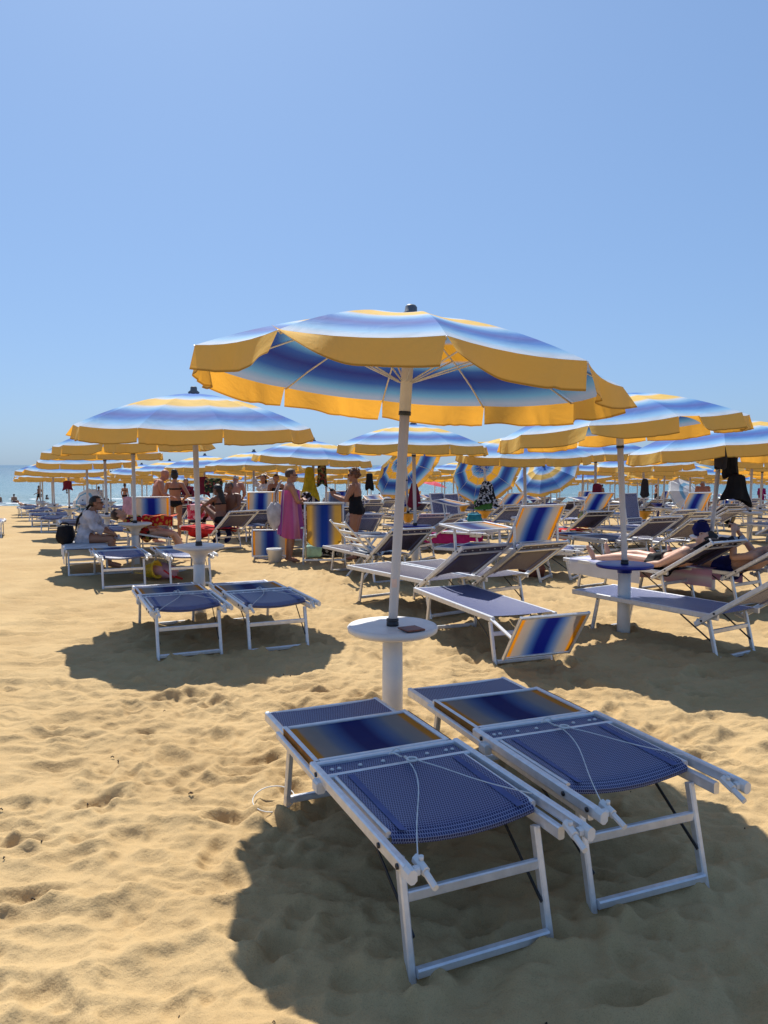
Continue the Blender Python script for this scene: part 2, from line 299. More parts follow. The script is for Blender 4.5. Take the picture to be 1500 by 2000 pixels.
# footprints: shallow oval pits with a raised lip
rs = np.random.RandomState(5)
for k in range(900):
    t = rs.rand(); yy = 1.7 + 10.5 * t ** 1.3; xx = rs.uniform(-.62, .62) * (yy + 1.5); an = rs.uniform(0, math.pi); big = rs.rand() < .45; L_, W_ = (rs.uniform(.10, .14), rs.uniform(.045, .065)) if big else (rs.uniform(.04, .08), rs.uniform(.03, .05))
    i0, i1 = np.searchsorted(xs, [xx - .4, xx + .4]); j0, j1 = np.searchsorted(ys, [yy - .4, yy + .4])
    dx = X[j0:j1, i0:i1] - xx; dy = Y[j0:j1, i0:i1] - yy
    u = (dx * math.cos(an) + dy * math.sin(an)) / L_; v = (-dx * math.sin(an) + dy * math.cos(an)) / W_; q = u * u + v * v
    Z[j0:j1, i0:i1] += (rs.uniform(.014, .032) if big else rs.uniform(.007, .016)) * (-np.exp(-q ** 1.6 * .9) + .5 * np.exp(-((np.sqrt(q) - 1.5) ** 2) * 6))
amp = np.clip(1.05 - (Y - 12) / 40, .5, 1.05); Z *= amp
Z -= .022
# sand pushed up and hollowed where legs and posts stand
for lx, ly, la in ((.326, 2.43, 24), (1.0, 2.79, 22), (-1.64, 6.42, 24), (-.92, 6.67, 24), (1.14, 6.2, 21), (2.98, 6.42, 33)):
    ca, sa = math.cos(R(la)), math.sin(R(la))
    for ax_, ay_ in ((-.262, -.01), (.262, -.01), (-.262, 1.36), (.262, 1.36)):
        cx, cy = lx + ax_ * ca - ay_ * sa, ly + ax_ * sa + ay_ * ca; q = np.hypot(X - cx - .03, Y - cy + .02); Z += .026 * np.exp(-((q - .075) / .035) ** 2) - .02 * np.exp(-(q / .05) ** 2)
for cx, cy in ((.05, 4.45), (-1.94, 8.01), (2.27, 7.2)):
    q = np.hypot(X - cx, Y - cy); Z += .035 * np.exp(-((q - .13) / .06) ** 2)
shore = 62 + .8 * A(X * .12, X * 0 + 3.3)
sl_ = np.clip((Y - shore + 2.2) / 2.2, 0, 4); Z = Z * np.clip(1 - sl_, .0, 1) - .05 * sl_ - .034 * np.maximum(0, Y - 13)
nx, ny = len(xs), len(ys)
me = bpy.data.meshes.new('beach_sand'); me.vertices.add(nx * ny); me.vertices.foreach_set('co', np.stack([X, Y, Z], -1).reshape(-1).astype(np.float32))
idx = np.arange(nx * ny).reshape(ny, nx); q = np.stack([idx[:-1, :-1], idx[:-1, 1:], idx[1:, 1:], idx[1:, :-1]], -1).reshape(-1, 4); nq = len(q)
me.loops.add(nq * 4); me.loops.foreach_set('vertex_index', q.reshape(-1).astype(np.int32)); me.polygons.add(nq)
me.polygons.foreach_set('loop_start', (np.arange(nq) * 4).astype(np.int32)); me.polygons.foreach_set('loop_total', np.full(nq, 4, np.int32))
me.polygons.foreach_set('use_smooth', np.ones(nq, bool)); me.update(); me.materials.append(MATS['sand'])
sand = link('beach_sand', me); tag(sand, 'golden trampled dry sand of the beach', None, kind='structure')
def slope(y): return -.034 * max(0, y - 13)
def gz(x, y):
    i = int(np.clip(np.searchsorted(xs, x), 0, nx - 1)); j = int(np.clip(np.searchsorted(ys, y), 0, ny - 1)); return float(Z[j, i])

mb = MB(); yy = [60.0 + .3 * i for i in range(90)]
while yy[-1] < 9000: yy.append(yy[-1] * 1.06)
xr = 110; wv = noise2(11)
vs = []; 
for y in yy:
    hw = 60 + y * .9
    for i in range(xr + 1):
        x = -hw + 2 * hw * i / xr
        a = .045 * min(1, max(0, (y - 61.5) / 4)) * 2.0 * math.exp(-max(0, y - 110) / 90)
        vs.append((x, y, -1.74 + a * math.sin(y * 1.5 + 2.5 * float(wv(np.float64(x * .09), np.float64(y * .1)))) + a * .8 * float(wv(np.float64(x * .5), np.float64(y * .8)))))
fs = [[j * (xr + 1) + i, j * (xr + 1) + i + 1, (j + 1) * (xr + 1) + i + 1, (j + 1) * (xr + 1) + i] for j in range(len(yy) - 1) for i in range(xr)]
mb.add(vs, fs, smooth=True)
tag(build('sea', mb, 'sea_water'), 'calm blue green sea behind the beach', None, kind='structure')
# broken foam of the little breakers
fo = MB(); rs = random.Random(3)
for row, (yc, nn) in enumerate(((62.2, 70), (66.0, 44), (74, 40))):
    for i in range(nn):
        x = rs.uniform(-42, 42); L_ = rs.uniform(.5, 3.2); y0 = yc + .5 * math.sin(x * .3 + row) + rs.uniform(-.25, .25); wd = rs.uniform(.15, .4)
        fo.grid(lambda u, v: (x + (u - .5) * L_, y0 + (v - .5) * wd * math.sin(math.pi * min(.98, max(.02, u))) + .07 * math.sin(u * 7 + x), -1.70 + .07 * math.sin(math.pi * v)), 8, 3)
tag(build('sea_foam', fo, 'foam'), 'broken white foam along the water edge', 'foam', kind='stuff')
# bits of weed and shell on the sand
de = MB()
for i in range(60):
    y = 1.9 + 9 * rs.random() ** 1.5; x = rs.uniform(-.6, .6) * (y + .5); z = gz(x, y) + .002; a = rs.uniform(0, 6.28); L_ = rs.uniform(.003, .008)
    d = Vector((math.cos(a), math.sin(a), 0)); de.tube([Vector((x, y, z)) - d * L_, Vector((x, y, z + .006)), Vector((x, y, z)) + d * L_ + Vector((rs.uniform(-.006, .006), 0, 0))], rs.uniform(.0015, .003), 5)
for (cx, cy) in ((-1.45, 4.1), (-1.78, 3.5), (-1.35, 3.62), (-.95, 3.65), (-2.2, 3.9), (-.75, 5.8), (1.2, 6.5)):
    for k in range(2):
        x = cx + rs.gauss(0, .035); y = cy + rs.gauss(0, .03); a = rs.uniform(0, 6.28); z = gz(x, y) + .003; d = Vector((math.cos(a), math.sin(a), 0)) * rs.uniform(.004, .012)
        de.tube([Vector((x, y, z)) - d, Vector((x, y, z + .008)), Vector((x, y, z)) + d], .003, 5)
tag(build('beach_debris', de, 'twig'), 'dark bits of weed and twig strewn on the sand', 'debris', kind='stuff')

# ------------------------------------------------------------------ beach umbrellas
NG = 10; RU = 1.2; RISE = .34; VAL = .138; HA = math.pi / NG
def rimpt(t, s):
    """point of a gore: t along the radius, s -1..1 across"""
    def rib(a): return Vector((RU * t * math.sin(a), RU * t * math.cos(a), RISE * (1 - t ** 1.65)))
    p = rib(-HA).lerp(rib(HA), (s + 1) / 2); p.z -= .035 * t * (1 - s * s) * (1 - .5 * t); 
    k = 1 - .018 * t * (1 - s * s); return Vector((p.x * k, p.y * k, p.z))
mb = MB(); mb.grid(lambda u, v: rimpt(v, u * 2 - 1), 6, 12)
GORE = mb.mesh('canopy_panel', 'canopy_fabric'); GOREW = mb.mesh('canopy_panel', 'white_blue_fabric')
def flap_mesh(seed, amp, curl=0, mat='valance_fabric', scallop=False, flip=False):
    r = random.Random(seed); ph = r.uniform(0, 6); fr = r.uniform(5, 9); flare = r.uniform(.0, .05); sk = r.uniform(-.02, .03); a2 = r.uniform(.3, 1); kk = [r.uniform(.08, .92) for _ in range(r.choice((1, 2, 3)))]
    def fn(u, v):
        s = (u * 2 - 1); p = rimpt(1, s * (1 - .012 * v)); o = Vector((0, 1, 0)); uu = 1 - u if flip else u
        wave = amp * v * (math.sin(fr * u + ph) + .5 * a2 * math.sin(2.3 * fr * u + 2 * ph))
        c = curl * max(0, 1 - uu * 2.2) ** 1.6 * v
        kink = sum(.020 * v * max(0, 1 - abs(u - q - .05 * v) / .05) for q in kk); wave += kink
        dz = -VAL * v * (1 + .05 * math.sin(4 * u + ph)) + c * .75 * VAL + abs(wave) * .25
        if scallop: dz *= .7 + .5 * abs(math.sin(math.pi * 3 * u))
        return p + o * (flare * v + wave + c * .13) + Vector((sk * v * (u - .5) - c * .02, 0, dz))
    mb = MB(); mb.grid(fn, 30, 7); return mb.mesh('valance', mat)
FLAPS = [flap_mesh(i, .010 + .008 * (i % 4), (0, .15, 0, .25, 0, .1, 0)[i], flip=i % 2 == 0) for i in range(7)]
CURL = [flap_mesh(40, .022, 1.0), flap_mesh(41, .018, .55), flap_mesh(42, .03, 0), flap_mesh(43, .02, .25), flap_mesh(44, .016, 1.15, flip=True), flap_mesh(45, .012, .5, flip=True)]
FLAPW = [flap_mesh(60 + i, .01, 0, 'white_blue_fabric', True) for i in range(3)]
mb = MB(); mb.tube([rimpt(t, -1) * .985 + Vector((0, 0, -.012)) for t in (.02, .2, .4, .6, .8, 1.0)] , .0065, 6)
mb.tube([rimpt(1, -1) * .985 + Vector((0, 0, -.012)), rimpt(1, -1) * 1.004 + Vector((0, 0, -.004))], .004, 6)
RIB = mb.mesh('rib', 'aluminium')
mb = MB(); e = rimpt(.52, -1) * .98 + Vector((0, 0, -.016)); mb.tube([e, Vector((e.x * .07, e.y * .07, -.03))], .005, 6); STRUT = mb.mesh('stretcher', 'aluminium')
mb = MB(); mb.lathe([(.055, -.005), (.06, .012), (.036, .03), (.034, .06), (.026, .07), (.0, .071)], 14); CAP = mb.mesh('top_cap', 'cap_grey')
mb = MB(); mb.lathe([(.045, -.07), (.06, -.05), (.06, -.01), (.045, 0)], 14); HUB = mb.mesh('hub', 'pole_paint')
mb = MB(); mb.lathe([(.033, -.012), (.036, -.01), (.036, .01), (.033, .012)], 14); RING = mb.mesh('joint_ring', 'cap_dark')
def solid_gore(mat):
    mb = MB(); mb.grid(lambda u, v: rimpt(v, u * 2 - 1), 4, 8); return mb.mesh('canopy_panel', mat)
def umbrella(label, x, y, rim, tilt=0, taz=0, phase=0, lean=(0, 0), curls=None, seed=0, kind='stripe', base=.66, scale=1., group='striped umbrellas in rows', solid=None, fine=True, hubdrop=.0):
    """rim: height of the canopy edge; tilt about a horizontal axis so that the side towards azimuth taz drops; lean: shift of the top"""
    r = random.Random(seed); z0 = gz(x, y)
    t = empty('beach_umbrella', (x, y, base + z0)); tag(t, label, 'umbrella', group)
    top = Vector((lean[0], lean[1], rim - base)); cz = RISE * scale
    ax = Vector((-math.sin(taz), math.cos(taz), 0)); Rt = Matrix.Rotation(tilt, 4, ax)
    Mc = Matrix.Translation(top) @ Rt @ Matrix.Scale(scale, 4)
    ptop = top + (Rt.to_3x3() @ Vector((0, 0, cz - .02)) if tilt < .3 else Rt.to_3x3() @ Vector((0, 0, cz * .25)))
    L_ = ptop.length; k = .70
    mb = MB(); mb.tube([(0, 0, 0), ptop * .05, ptop * k], [.027, .027, .029], 14); build('lower_pole', mb, 'pole_paint', t)
    mb = MB(); mb.tube([ptop * k, ptop], .034, 14); up = build('upper_pole', mb, 'pole_paint', t)
    if tilt > .3:
        mb = MB(); mb.tube([ptop, top + Rt.to_3x3() @ Vector((0, 0, cz - .02))], .03, 12); build('tilt_arm', mb, 'pole_paint', t)
    if fine: link('joint_ring', RING, t, Matrix.Translation(ptop * k) @ ptop.to_track_quat('Z', 'Y').to_matrix().to_4x4())
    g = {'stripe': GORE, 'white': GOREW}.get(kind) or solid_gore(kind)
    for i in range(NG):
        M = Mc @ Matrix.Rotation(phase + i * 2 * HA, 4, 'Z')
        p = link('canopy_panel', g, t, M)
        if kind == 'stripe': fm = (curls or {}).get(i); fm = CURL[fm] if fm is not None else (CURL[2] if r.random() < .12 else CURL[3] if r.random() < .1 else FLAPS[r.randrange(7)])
        elif kind == 'white': fm = FLAPW[r.randrange(3)]
        else: fm = None
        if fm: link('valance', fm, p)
        if fine:
            rb = link('rib', RIB, t, M); link('stretcher', STRUT, rb)
    link('top_cap', CAP, t, Mc @ Matrix.Translation((0, 0, RISE)))
    link('hub', HUB, t, Mc @ Matrix.Translation((0, 0, RISE - .02)))
    return t
def stand(label, x, y, kind, h=.66, group='round tables on posts under the umbrellas'):
    z0 = gz(x, y); t = empty('umbrella_stand', (x, y, z0)); tag(t, label, 'table stand', group)
    tm = {'flat': 'white_plastic', 'funnel': 'white_plastic', 'blue': 'blue_plastic', 'bluecone': 'blue_plastic', 'orange': 'orange_plastic'}[kind]
    mb = MB(); mb.lathe([(.062, -.25), (.060, h * .5), (.058, h - .06)], 22); build('post', mb, 'white_plastic', t)
    mb = MB()
    if kind == 'flat': mb.lathe([(.064, h - .075), (.10, h - .065), (.235, h - .05), (.262, h - .035), (.266, h - .012), (.255, h), (.235, h - .003), (.05, h - .005)], 40)
    elif kind == 'funnel': mb.lathe([(.06, h - .2), (.066, h - .15), (.10, h - .09), (.20, h - .05), (.26, h - .03), (.266, h - .01), (.25, h), (.06, h - .006)], 40)
    elif kind == 'blue': mb.lathe([(.066, h - .085), (.07, h - .045), (.26, h - .03), (.264, h - .005), (.255, h), (.05, h - .004)], 40)
    else: mb.lathe([(.064, h - .22), (.08, h - .19), (.12, h - .13), (.19, h - .03), (.262, h - .015), (.262, h), (.05, h - .004)], 32)
    build('table_top', mb, tm, t)
    mb = MB(); mb.lathe([(.036, h - .01), (.036, h + .018), (.032, h + .02), (.036, h + .024), (.036, h + .036), (.028, h + .04)], 16); build('collar', mb, 'dark_steel', t)
    return t

AV = [  # x, y of every stand along the rows that run to the sea
 [(.05, 4.45), (-1.94, 8.01), (-4.0, 12.3), (-5.75, 15.9), (-7.5, 19.4), (-9.6, 23.4), (-11.6, 27.0)],
 [(2.27, 7.2), (.5, 12.3), (-1.45, 15.8), (-3.3, 19.4), (-5.4, 23.0), (-7.4, 26.7)],
 [(4.22, 9.86), (2.55, 13.8), (.55, 17.6), (-1.6, 21.4), (-3.5, 25.2)],
 [(6.75, 12.9), (4.6, 16.7), (2.7, 20.6), (.6, 24.4)],
 [(8.5, 17.8), (6.65, 19.6), (4.9, 23.4), (2.8, 27.2)],
 [(10.6, 21.6), (8.7, 23.9), (6.9, 26.8)],
 [(13.2, 25.4), (11.0, 27.6)]]
ROWN = ['leftmost row', 'second row from left', 'third row from left', 'fourth row from left', 'fifth row from left', 'sixth row from left', 'seventh row from left']
ORD = ['nearest', 'second', 'third', 'fourth', 'fifth', 'sixth', 'seventh']
CFG = {  # special states, by row and place
 (0, 0): dict(rim=2.13, tilt=R(5.0), taz=R(27), phase=R(204.5), lean=(.075, 0), curls={9: 4, 0: 5, 8: 3, 2: 2, 5: 2, 6: 3}, kind='flat', h=.69, lab='big striped umbrella over the two foreground loungers'),
 (0, 1): dict(rim=1.97, phase=R(188), lean=(-.03, 0), kind='funnel', h=.735, lab='striped umbrella over the dark blue folded pair, left of the foreground umbrella'),
 (1, 0): dict(rim=1.93, tilt=R(5.5), taz=R(165), phase=R(204), lean=(-.06, 0), scale=.93, curls={9: 5, 0: 4}, kind='blue', h=.655, lab='striped umbrella on the blue disc table, right of the foreground umbrella'),
 (0, 2): dict(kind='funnel', rim=1.93), (1, 1): dict(kind='bluecone', rim=1.93, h=.66), (2, 0): dict(kind='funnel', rim=1.82, lean=(.14, 0), h=.68, tilt=R(5), taz=R(160)),
 (0, 3): dict(kind='flat'), (2, 1): dict(kind='flat', rim=1.8, tilt=R(4), taz=R(-90)), (1, 2): dict(kind='bluecone', rim=1.88),
 (3, 2): dict(kind='orange', rim=1.72, tilt=R(62), taz=R(108), scale=.8, lab='tilted striped umbrella showing its dark blue and orange underside, skirt hung before it'),
 (2, 2): dict(kind='orange', rim=1.70, tilt=R(50), taz=R(135), scale=.72, lab='tilted striped umbrella showing its underside just right of the foreground pole'),
 (4, 2): dict(kind='orange', rim=1.72, tilt=R(38), taz=R(-128), scale=.82, lab='striped umbrella tilted over so its striped top faces the camera'),
}
for j, rowp in enumerate(AV):
    for i, (x, y) in enumerate(rowp):
        c = CFG.get((j, i), {}); sd = j * 17 + i * 5; rr = random.Random(sd)
        rim = c.get('rim', 1.86 + rr.uniform(-.07, .09)); tl = c.get('tilt', R(rr.uniform(0, 5))); ta = c.get('taz', rr.uniform(0, 6.28))
        kind = c.get('kind', rr.choice(['flat', 'funnel', 'bluecone', 'orange', 'flat'])); h = c.get('h', .67)
        where = f'{ORD[i]} from the camera in the {ROWN[j]}'
        umbrella(c.get('lab', f'blue, white and yellow striped umbrella, {where}'), x, y, rim, tl, ta, c.get('phase', rr.uniform(0, .6)), c.get('lean', (rr.uniform(-.05, .05), 0)), c.get('curls'), sd, base=h, fine=y < 24, scale=c.get('scale', 1.))
        cn = {'flat': 'white round table', 'funnel': 'white funnel table', 'blue': 'blue disc table', 'bluecone': 'dark blue cone table', 'orange': 'orange cone table'}[kind]
        stand(f'{cn} on post, {where}', x, y, kind, h)
# other umbrellas by the water
for lab, x, y, rim, k, s_, tl, ta in (
    ('white scalloped umbrella by the water, just right of the right umbrella pole', 18.0, 51.5, 1.9, 'white', 1.5, 0, 0),
    ('white scalloped umbrella by the water, left of the hung black clothes', 21.6, 52, 1.9, 'white', 1.5, 0, 0),
    ('white scalloped umbrella at the water edge, at the right picture border', 25.4, 51.5, 1.9, 'white', 1.5, 0, 0),
    ('white scalloped umbrella at the water edge left of the right umbrella pole', 14.2, 52, 1.9, 'white', 1.5, 0, 0),
    ('white and blue umbrella tipped on its side by the man in black briefs', 11.9, 30.0, .95, 'white', .75, R(55), R(-60)),
    ('pale green umbrella at the water edge on the left', -20.9, 55, 2.1, 'pale_green_cloth', 1.15, 0, 0),
    ('small coral umbrella at the water edge, right of the foreground pole', 3.6, 55, 1.6, 'coral_cloth', .8, R(12), 0),
    ('white and blue umbrella lying tipped over near the seated woman on the left', -17.5, 45, .5, 'white', .8, R(60), R(-110))):
    umbrella(lab, x, y, rim, tl, ta, .2, (0, 0), None, int(x * 10) % 97, k, .02, s_, 'odd umbrellas by the water', fine=False)

# far umbrellas of the same rows, down the slope to the water: too small to show ribs or single panels
NUM = ['nearest', 'second', 'third', 'fourth', 'fifth', 'sixth', 'seventh', 'eighth', 'ninth', 'tenth', 'eleventh', 'twelfth', 'thirteenth', 'fourteenth', 'fifteenth', 'sixteenth', 'seventeenth', 'eighteenth', 'nineteenth', 'twentieth']
def joined(pieces, name):
    bm = bmesh.new(); mats = []
    for me_, M in pieces:
        b2 = bmesh.new(); b2.from_mesh(me_); b2.transform(M); tmp = bpy.data.meshes.new('t')
        k = []
        for mm in me_.materials:
            if mm not in mats: mats.append(mm)
            k.append(mats.index(mm))
        for f in b2.faces: f.material_index = k[f.material_index] if k else 0
        b2.to_mesh(tmp); b2.free(); bm.from_mesh(tmp); bpy.data.meshes.remove(tmp)
    out_ = bpy.data.meshes.new(name); bm.to_mesh(out_); bm.free()
    for mm in mats: out_.materials.append(mm)
    return out_
FC = []
for sd in range(4):
    rr = random.Random(sd + 70); Ms = [Matrix.Rotation(k * 2 * HA + .1 * sd, 4, 'Z') for k in range(NG)]
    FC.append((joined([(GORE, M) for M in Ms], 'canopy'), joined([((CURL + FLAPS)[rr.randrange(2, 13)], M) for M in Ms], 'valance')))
mb = MB(); mb.tube([(0, 0, -.3), (0, 0, 1.3), (0, 0, 1.31), (0, 0, 2.17)], [.03, .03, .034, .034], 8); FPOLE = mb.mesh('pole', 'pole_paint')
mb = MB(); mb.lathe([(.06, -.1), (.06, .5), (.26, .64), (.26, .66), (.03, .665)], 14); FSTAND = mb.mesh('umbrella_stand', 'white_plastic')
mb = MB(); mb.lathe([(.06, -.1), (.06, .45), (.1, .5), (.26, .64), (.26, .66), (.03, .665)], 14); FSTANDB = mb.mesh('umbrella_stand', 'blue_plastic')
FAR = []; occ = [p for rw in AV for p in rw]; rr = random.Random(5)
for j in range(0, 20):
    cnt = len(AV[j]) if j < 7 else 0
    for i in range(0, 15):
        x = .05 - 1.95 * i + 2.15 * j + rr.uniform(-.2, .2); y = 4.45 + 3.85 * i + 2.75 * j + rr.uniform(-.2, .2)
        if x < -19.5 or y < 20 or y > 53 or abs(x) > .53 * y or min((x - p) ** 2 + (y - q) ** 2 for p, q in occ) < 7: continue
        occ.append((x, y)); where = f'{NUM[cnt]} from the camera in the {NUM[j] if j else "leftmost"} row' + (' from left' if j else ''); cnt += 1
        FAR.append((x, y, where))
        t = empty('beach_umbrella', (x, y, gz(x, y))); tag(t, f'distant striped umbrella, {where}', 'umbrella', 'striped umbrellas in rows')
        rim = 1.83 + rr.uniform(-.08, .09); M = Matrix.Translation((0, 0, rim)) @ Matrix.Rotation(R(rr.uniform(0, 7)), 4, Vector((rr.uniform(-1, 1), rr.uniform(-1, 1), .01)).normalized()) @ Matrix.Rotation(rr.uniform(0, 6.28), 4, 'Z')
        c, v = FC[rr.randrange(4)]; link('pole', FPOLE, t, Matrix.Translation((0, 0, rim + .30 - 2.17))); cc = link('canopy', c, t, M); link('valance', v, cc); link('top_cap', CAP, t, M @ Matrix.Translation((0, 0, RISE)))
        tag(link('umbrella_stand', rr.choice((FSTAND, FSTAND, FSTANDB)), None, Matrix.Translation((x, y, gz(x, y)))), f'table stand of the umbrella {where}', 'table stand', 'round tables on posts under the umbrellas')

# ------------------------------------------------------------------ loungers
ZB = .37
def yz(o, ang, d): return (o[0] + d * math.cos(ang), o[1] + d * math.sin(ang))
def lounger(label, x, y, rot, back=0., arm=None, panel=None, fab='blue_mesh', cord=False, towel=None, group='beach loungers', sag=.03, name='sun_lounger', bracket=True, tilt=None):
    """local axes: y towards the foot, x across, origin on the sand under the head end.
    back: angle of the backrest from the foot direction (0 = folded forward on the bed); arm, panel: angles of the shade arms and of the shade"""
    t = empty(name, (x, y, gz(x, y)), R(rot)); tag(t, label, 'lounger', group)
    if tilt: t.rotation_euler = (tilt[0], tilt[1], R(rot)); t.location.z += tilt[2]
    al = 'aluminium'
    for s in (-1, 1):
        mb = MB(); mb.bar((s * .292, -.02, ZB), (s * .292, 1.57, ZB), .026, .046); build('bed_rail', mb, al, t)
    mb = MB(); mb.bar((-.279, 1.555, ZB), (.279, 1.555, ZB), .03, .04); build('foot_bar', mb, al, t)
    y0_ = .16 if back is not None and back < .2 else .02; mb = MB(); mb.grid(lambda u, v: ((u - .5) * .562, y0_ + v * (1.55 - y0_), ZB + .021 - sag * (1 - (2 * u - 1) ** 2) * min(1, 6 * v * (1 - v) + .2)), 8, 14, lambda u, v: (u * .56, v * 1.49)); build('bed_sling', mb, fab, t)
    # leg frames
    for yt, yf, nm in ((.09, -.01, 'head_leg'), (1.27, 1.36, 'foot_leg')):
        for s in (-1, 1):
            mb = MB(); mb.bar((s * .262, yt, ZB - .015), (s * .262, yf, -.05), .026, .034, (0, 1, 0)); lg = build('leg', mb, al, t)
            mb = MB(); mb.tube([(s * .262 + s * .012, yt, ZB - .03), (s * .262 + s * .0175, yt, ZB - .03)], .009, 10); build('bolt', mb, 'dark_steel', lg)
        mb = MB(); mb.bar((-.249, yf, .022), (.249, yf, .022), .03, .032); build('ground_bar', mb, al, t)
    mb = MB(); mb.bar((-.249, .06, .235), (.249, .06, .235), .022, .036); build('cross_bar', mb, al, t)
    for s in (-1, 1):
        mb = MB(); mb.bar((s * .244, .02, .12), (s * .262, .36, ZB - .03), .006, .014); build('strut', mb, 'dark_steel', t)
    # backrest
    if back is not None:
        o = (.03, ZB + .042 if back < .2 else ZB + .01); BLn = .74
        def Q(xx, d, lift=0): p = yz(o, back, d); nn = (-math.sin(back), math.cos(back)); return Vector((xx, p[0] + nn[0] * lift, p[1] + nn[1] * lift))
        for s in (-1, 1):
            mb = MB(); mb.bar(Q(s * .325, -.13), Q(s * .325, BLn), .028, .042, Q(0, 0, 1) - Q(0, 0)); rl = build('back_rail', mb, al, t)
            for dd in (-.09, .05, .66):
                mb = MB(); mb.tube([Q(s * .338, dd), Q(s * .344, dd)], .0095, 10); build('bolt', mb, 'dark_steel', rl)
            if bracket:
                mb = MB(); mb.bar(Q(s * .325, -.165, -.002), Q(s * .325, -.118, 0), .031, .045, Q(0, 0, 1) - Q(0, 0), .2)
                a_ = Q(s * .325, -.135, 0); mb.bar(a_ + Vector((-s * .016, .0, .0)), a_ + Vector((-s * .034, .0, 0)), .026, .026); mb.bar(a_ + Vector((-s * .046, .045, .012)), a_ + Vector((-s * .052, -.012, -.004)), .026, .036, (0, 0, 1), .25); mb.bar(a_ + Vector((-s * .052, -.012, -.006)), a_ + Vector((-s * .056, -.068, -.026)), .02, .024, (0, 0, 1), .25)
                mb.tube([a_ + Vector((-s * .05, .015, .02)), a_ + Vector((-s * .05, .015, .034))], .008, 10)
                build('plastic_bracket', mb, 'white_plastic', rl)
        for dd in (.60, .735):
            mb = MB(); mb.bar(Q(-.311, dd, .002), Q(.311, dd, .002), .026, .026, Q(0, 0, 1) - Q(0, 0)); build('back_cross_bar', mb, al, t)
        for s in (-1, 1):
            mb = MB(); mb.bar(Q(s * .283, .10, .0), Q(s * .283, .588, .0), .018, .022, Q(0, 0, 1) - Q(0, 0)); build('sling_rail', mb, al, t)
        sg = .03
        mb = MB(); mb.grid(lambda u, v: Q((u - .5) * .556, .085 + v * .505, .013 - sg * (1 - (2 * u - 1) ** 2) * (1 - v) ** .7 - (.02 * max(0, 1 - v * 9) ** 2)), 10, 14, lambda u, v: (u * .556, v * .505))
        mb.grid(lambda u, v: Q((u - .5) * .556, .085 + .006 * v, -.007 - .02 * v - sg * (1 - (2 * u - 1) ** 2)), 10, 1, lambda u, v: (u * .556, v * .02))
        bs = build('back_sling', mb, fab, t)
        mb = MB(); mb.grid(lambda u, v: Q((u - .5) * .61, .614 + v * .108, .002), 6, 2, lambda u, v: (u * .61, v * .11)); st = build('rivet_strip', mb, fab, t)
        for q in (-.27, -.24, -.15, -.05, .05, .15, .24, .27):
            mb = MB(); mb.ell(Q(q, .668, .005), .0095, .0095, .006, 8, 4); build('rivet', mb, 'white_plastic', st)
        for s in (-1, 1):
            mb = MB(); mb.grid(lambda u, v: Q(s * (.215 + .028 * u), .10 + v * .47, .0155 - sg * (1 - (2 * (s * (.215 + .028 * u) / .556)) ** 2) * (1 - v) ** .7), 2, 10, lambda u, v: (0, 0))
            build('seam_band', mb, 'seam', bs)
        if cord:
            sgn = 1 if back < .2 else -1; e = .02 * sgn
            mb = MB(); ring = [Q(.035 + .02 * math.cos(a), .575 + .02 * math.sin(a), e + .012 * sgn) for a in [k * math.pi / 6 for k in range(12)]]; mb.tube(ring, .005, 7, closed=True); build('pull_ring', mb, 'white_plastic', t)
            mb = MB()
            if back < .2:
                for ex, cs in ((-.275, (-.02, .0)), (.29, (.10, .12))):
                    pts = []
                    for k in range(15):
                        v = k / 14; ln = .62 - v * (.72 if ex < 0 else .50); pts.append(Q(.02 + (ex - .02) * (v ** 1.25) + .03 * math.sin(5 * v) * (1 - v), ln, .028 - (.0 if ex > 0 else .03 * v) + .012 * math.sin(v * 3.1) - .01 * math.sin(v * math.pi)))
                    mb.tube(pts, .0022, 6)
                mb.tube([Q(.0 + .025 * math.cos(a), .655 + .03 * math.sin(a), .035 + .01 * math.sin(a * 2)) for a in [k * .5 for k in range(12)]], .0035, 6)
            else:
                mb.tube([Q(.035, .595, -.02), Q(.03, .66, -.022), Q(.03, .70, -.018)], .003, 6)
                mb.tube([Q(.03, .70, -.02), Q(-.08, .4, -.03), Q(-.20, .12, -.02)], .0025, 6)
            build('cord', mb, 'cord_white', t)
    else: o = (.0, ZB); BLn = 0
    # sun shade
    if arm is not None:
        bt = yz(o, back if back is not None else 0, BLn - (.16 if BLn else 0)); al_ = .34 if back is None else .27 if back > .2 else .17
        at = yz(bt, arm, al_); PL = .45 if (back is not None and back < .2) else .46
        pa = panel; cen = at if not (back is not None and back < .2) else yz(bt, 0, .16 + .02 + PL / 2)
        lift = .022 if (back is not None and back < .2) else 0
        def S(xx, d, lf=0): p = yz(cen, pa, d); return Vector((xx, p[0] - math.sin(pa) * lf, p[1] + math.cos(pa) * lf + lift * 0))
        nrm = S(0, 0, 1) - S(0, 0)
        if not (back is not None and back < .2):
            for s in (-1, 1):
                mb = MB(); mb.bar(Vector((s * .30, bt[0], bt[1])), Vector((s * .30, at[0], at[1])), .016, .03, (1, 0, 0)); build('shade_arm', mb, al, t)
        else:
            for s in (-1, 1):
                mb = MB(); mb.bar((s * .3325, o[0] + .60, o[1] - .028), (s * .3325, 1.24, ZB + .02), .02, .03); build('shade_arm', mb, al, t)
                mb = MB(); mb.box((s * .342, o[0] + .62, o[1] - .03), .036, .05, .045); build('shade_pivot', mb, 'white_plastic', t)
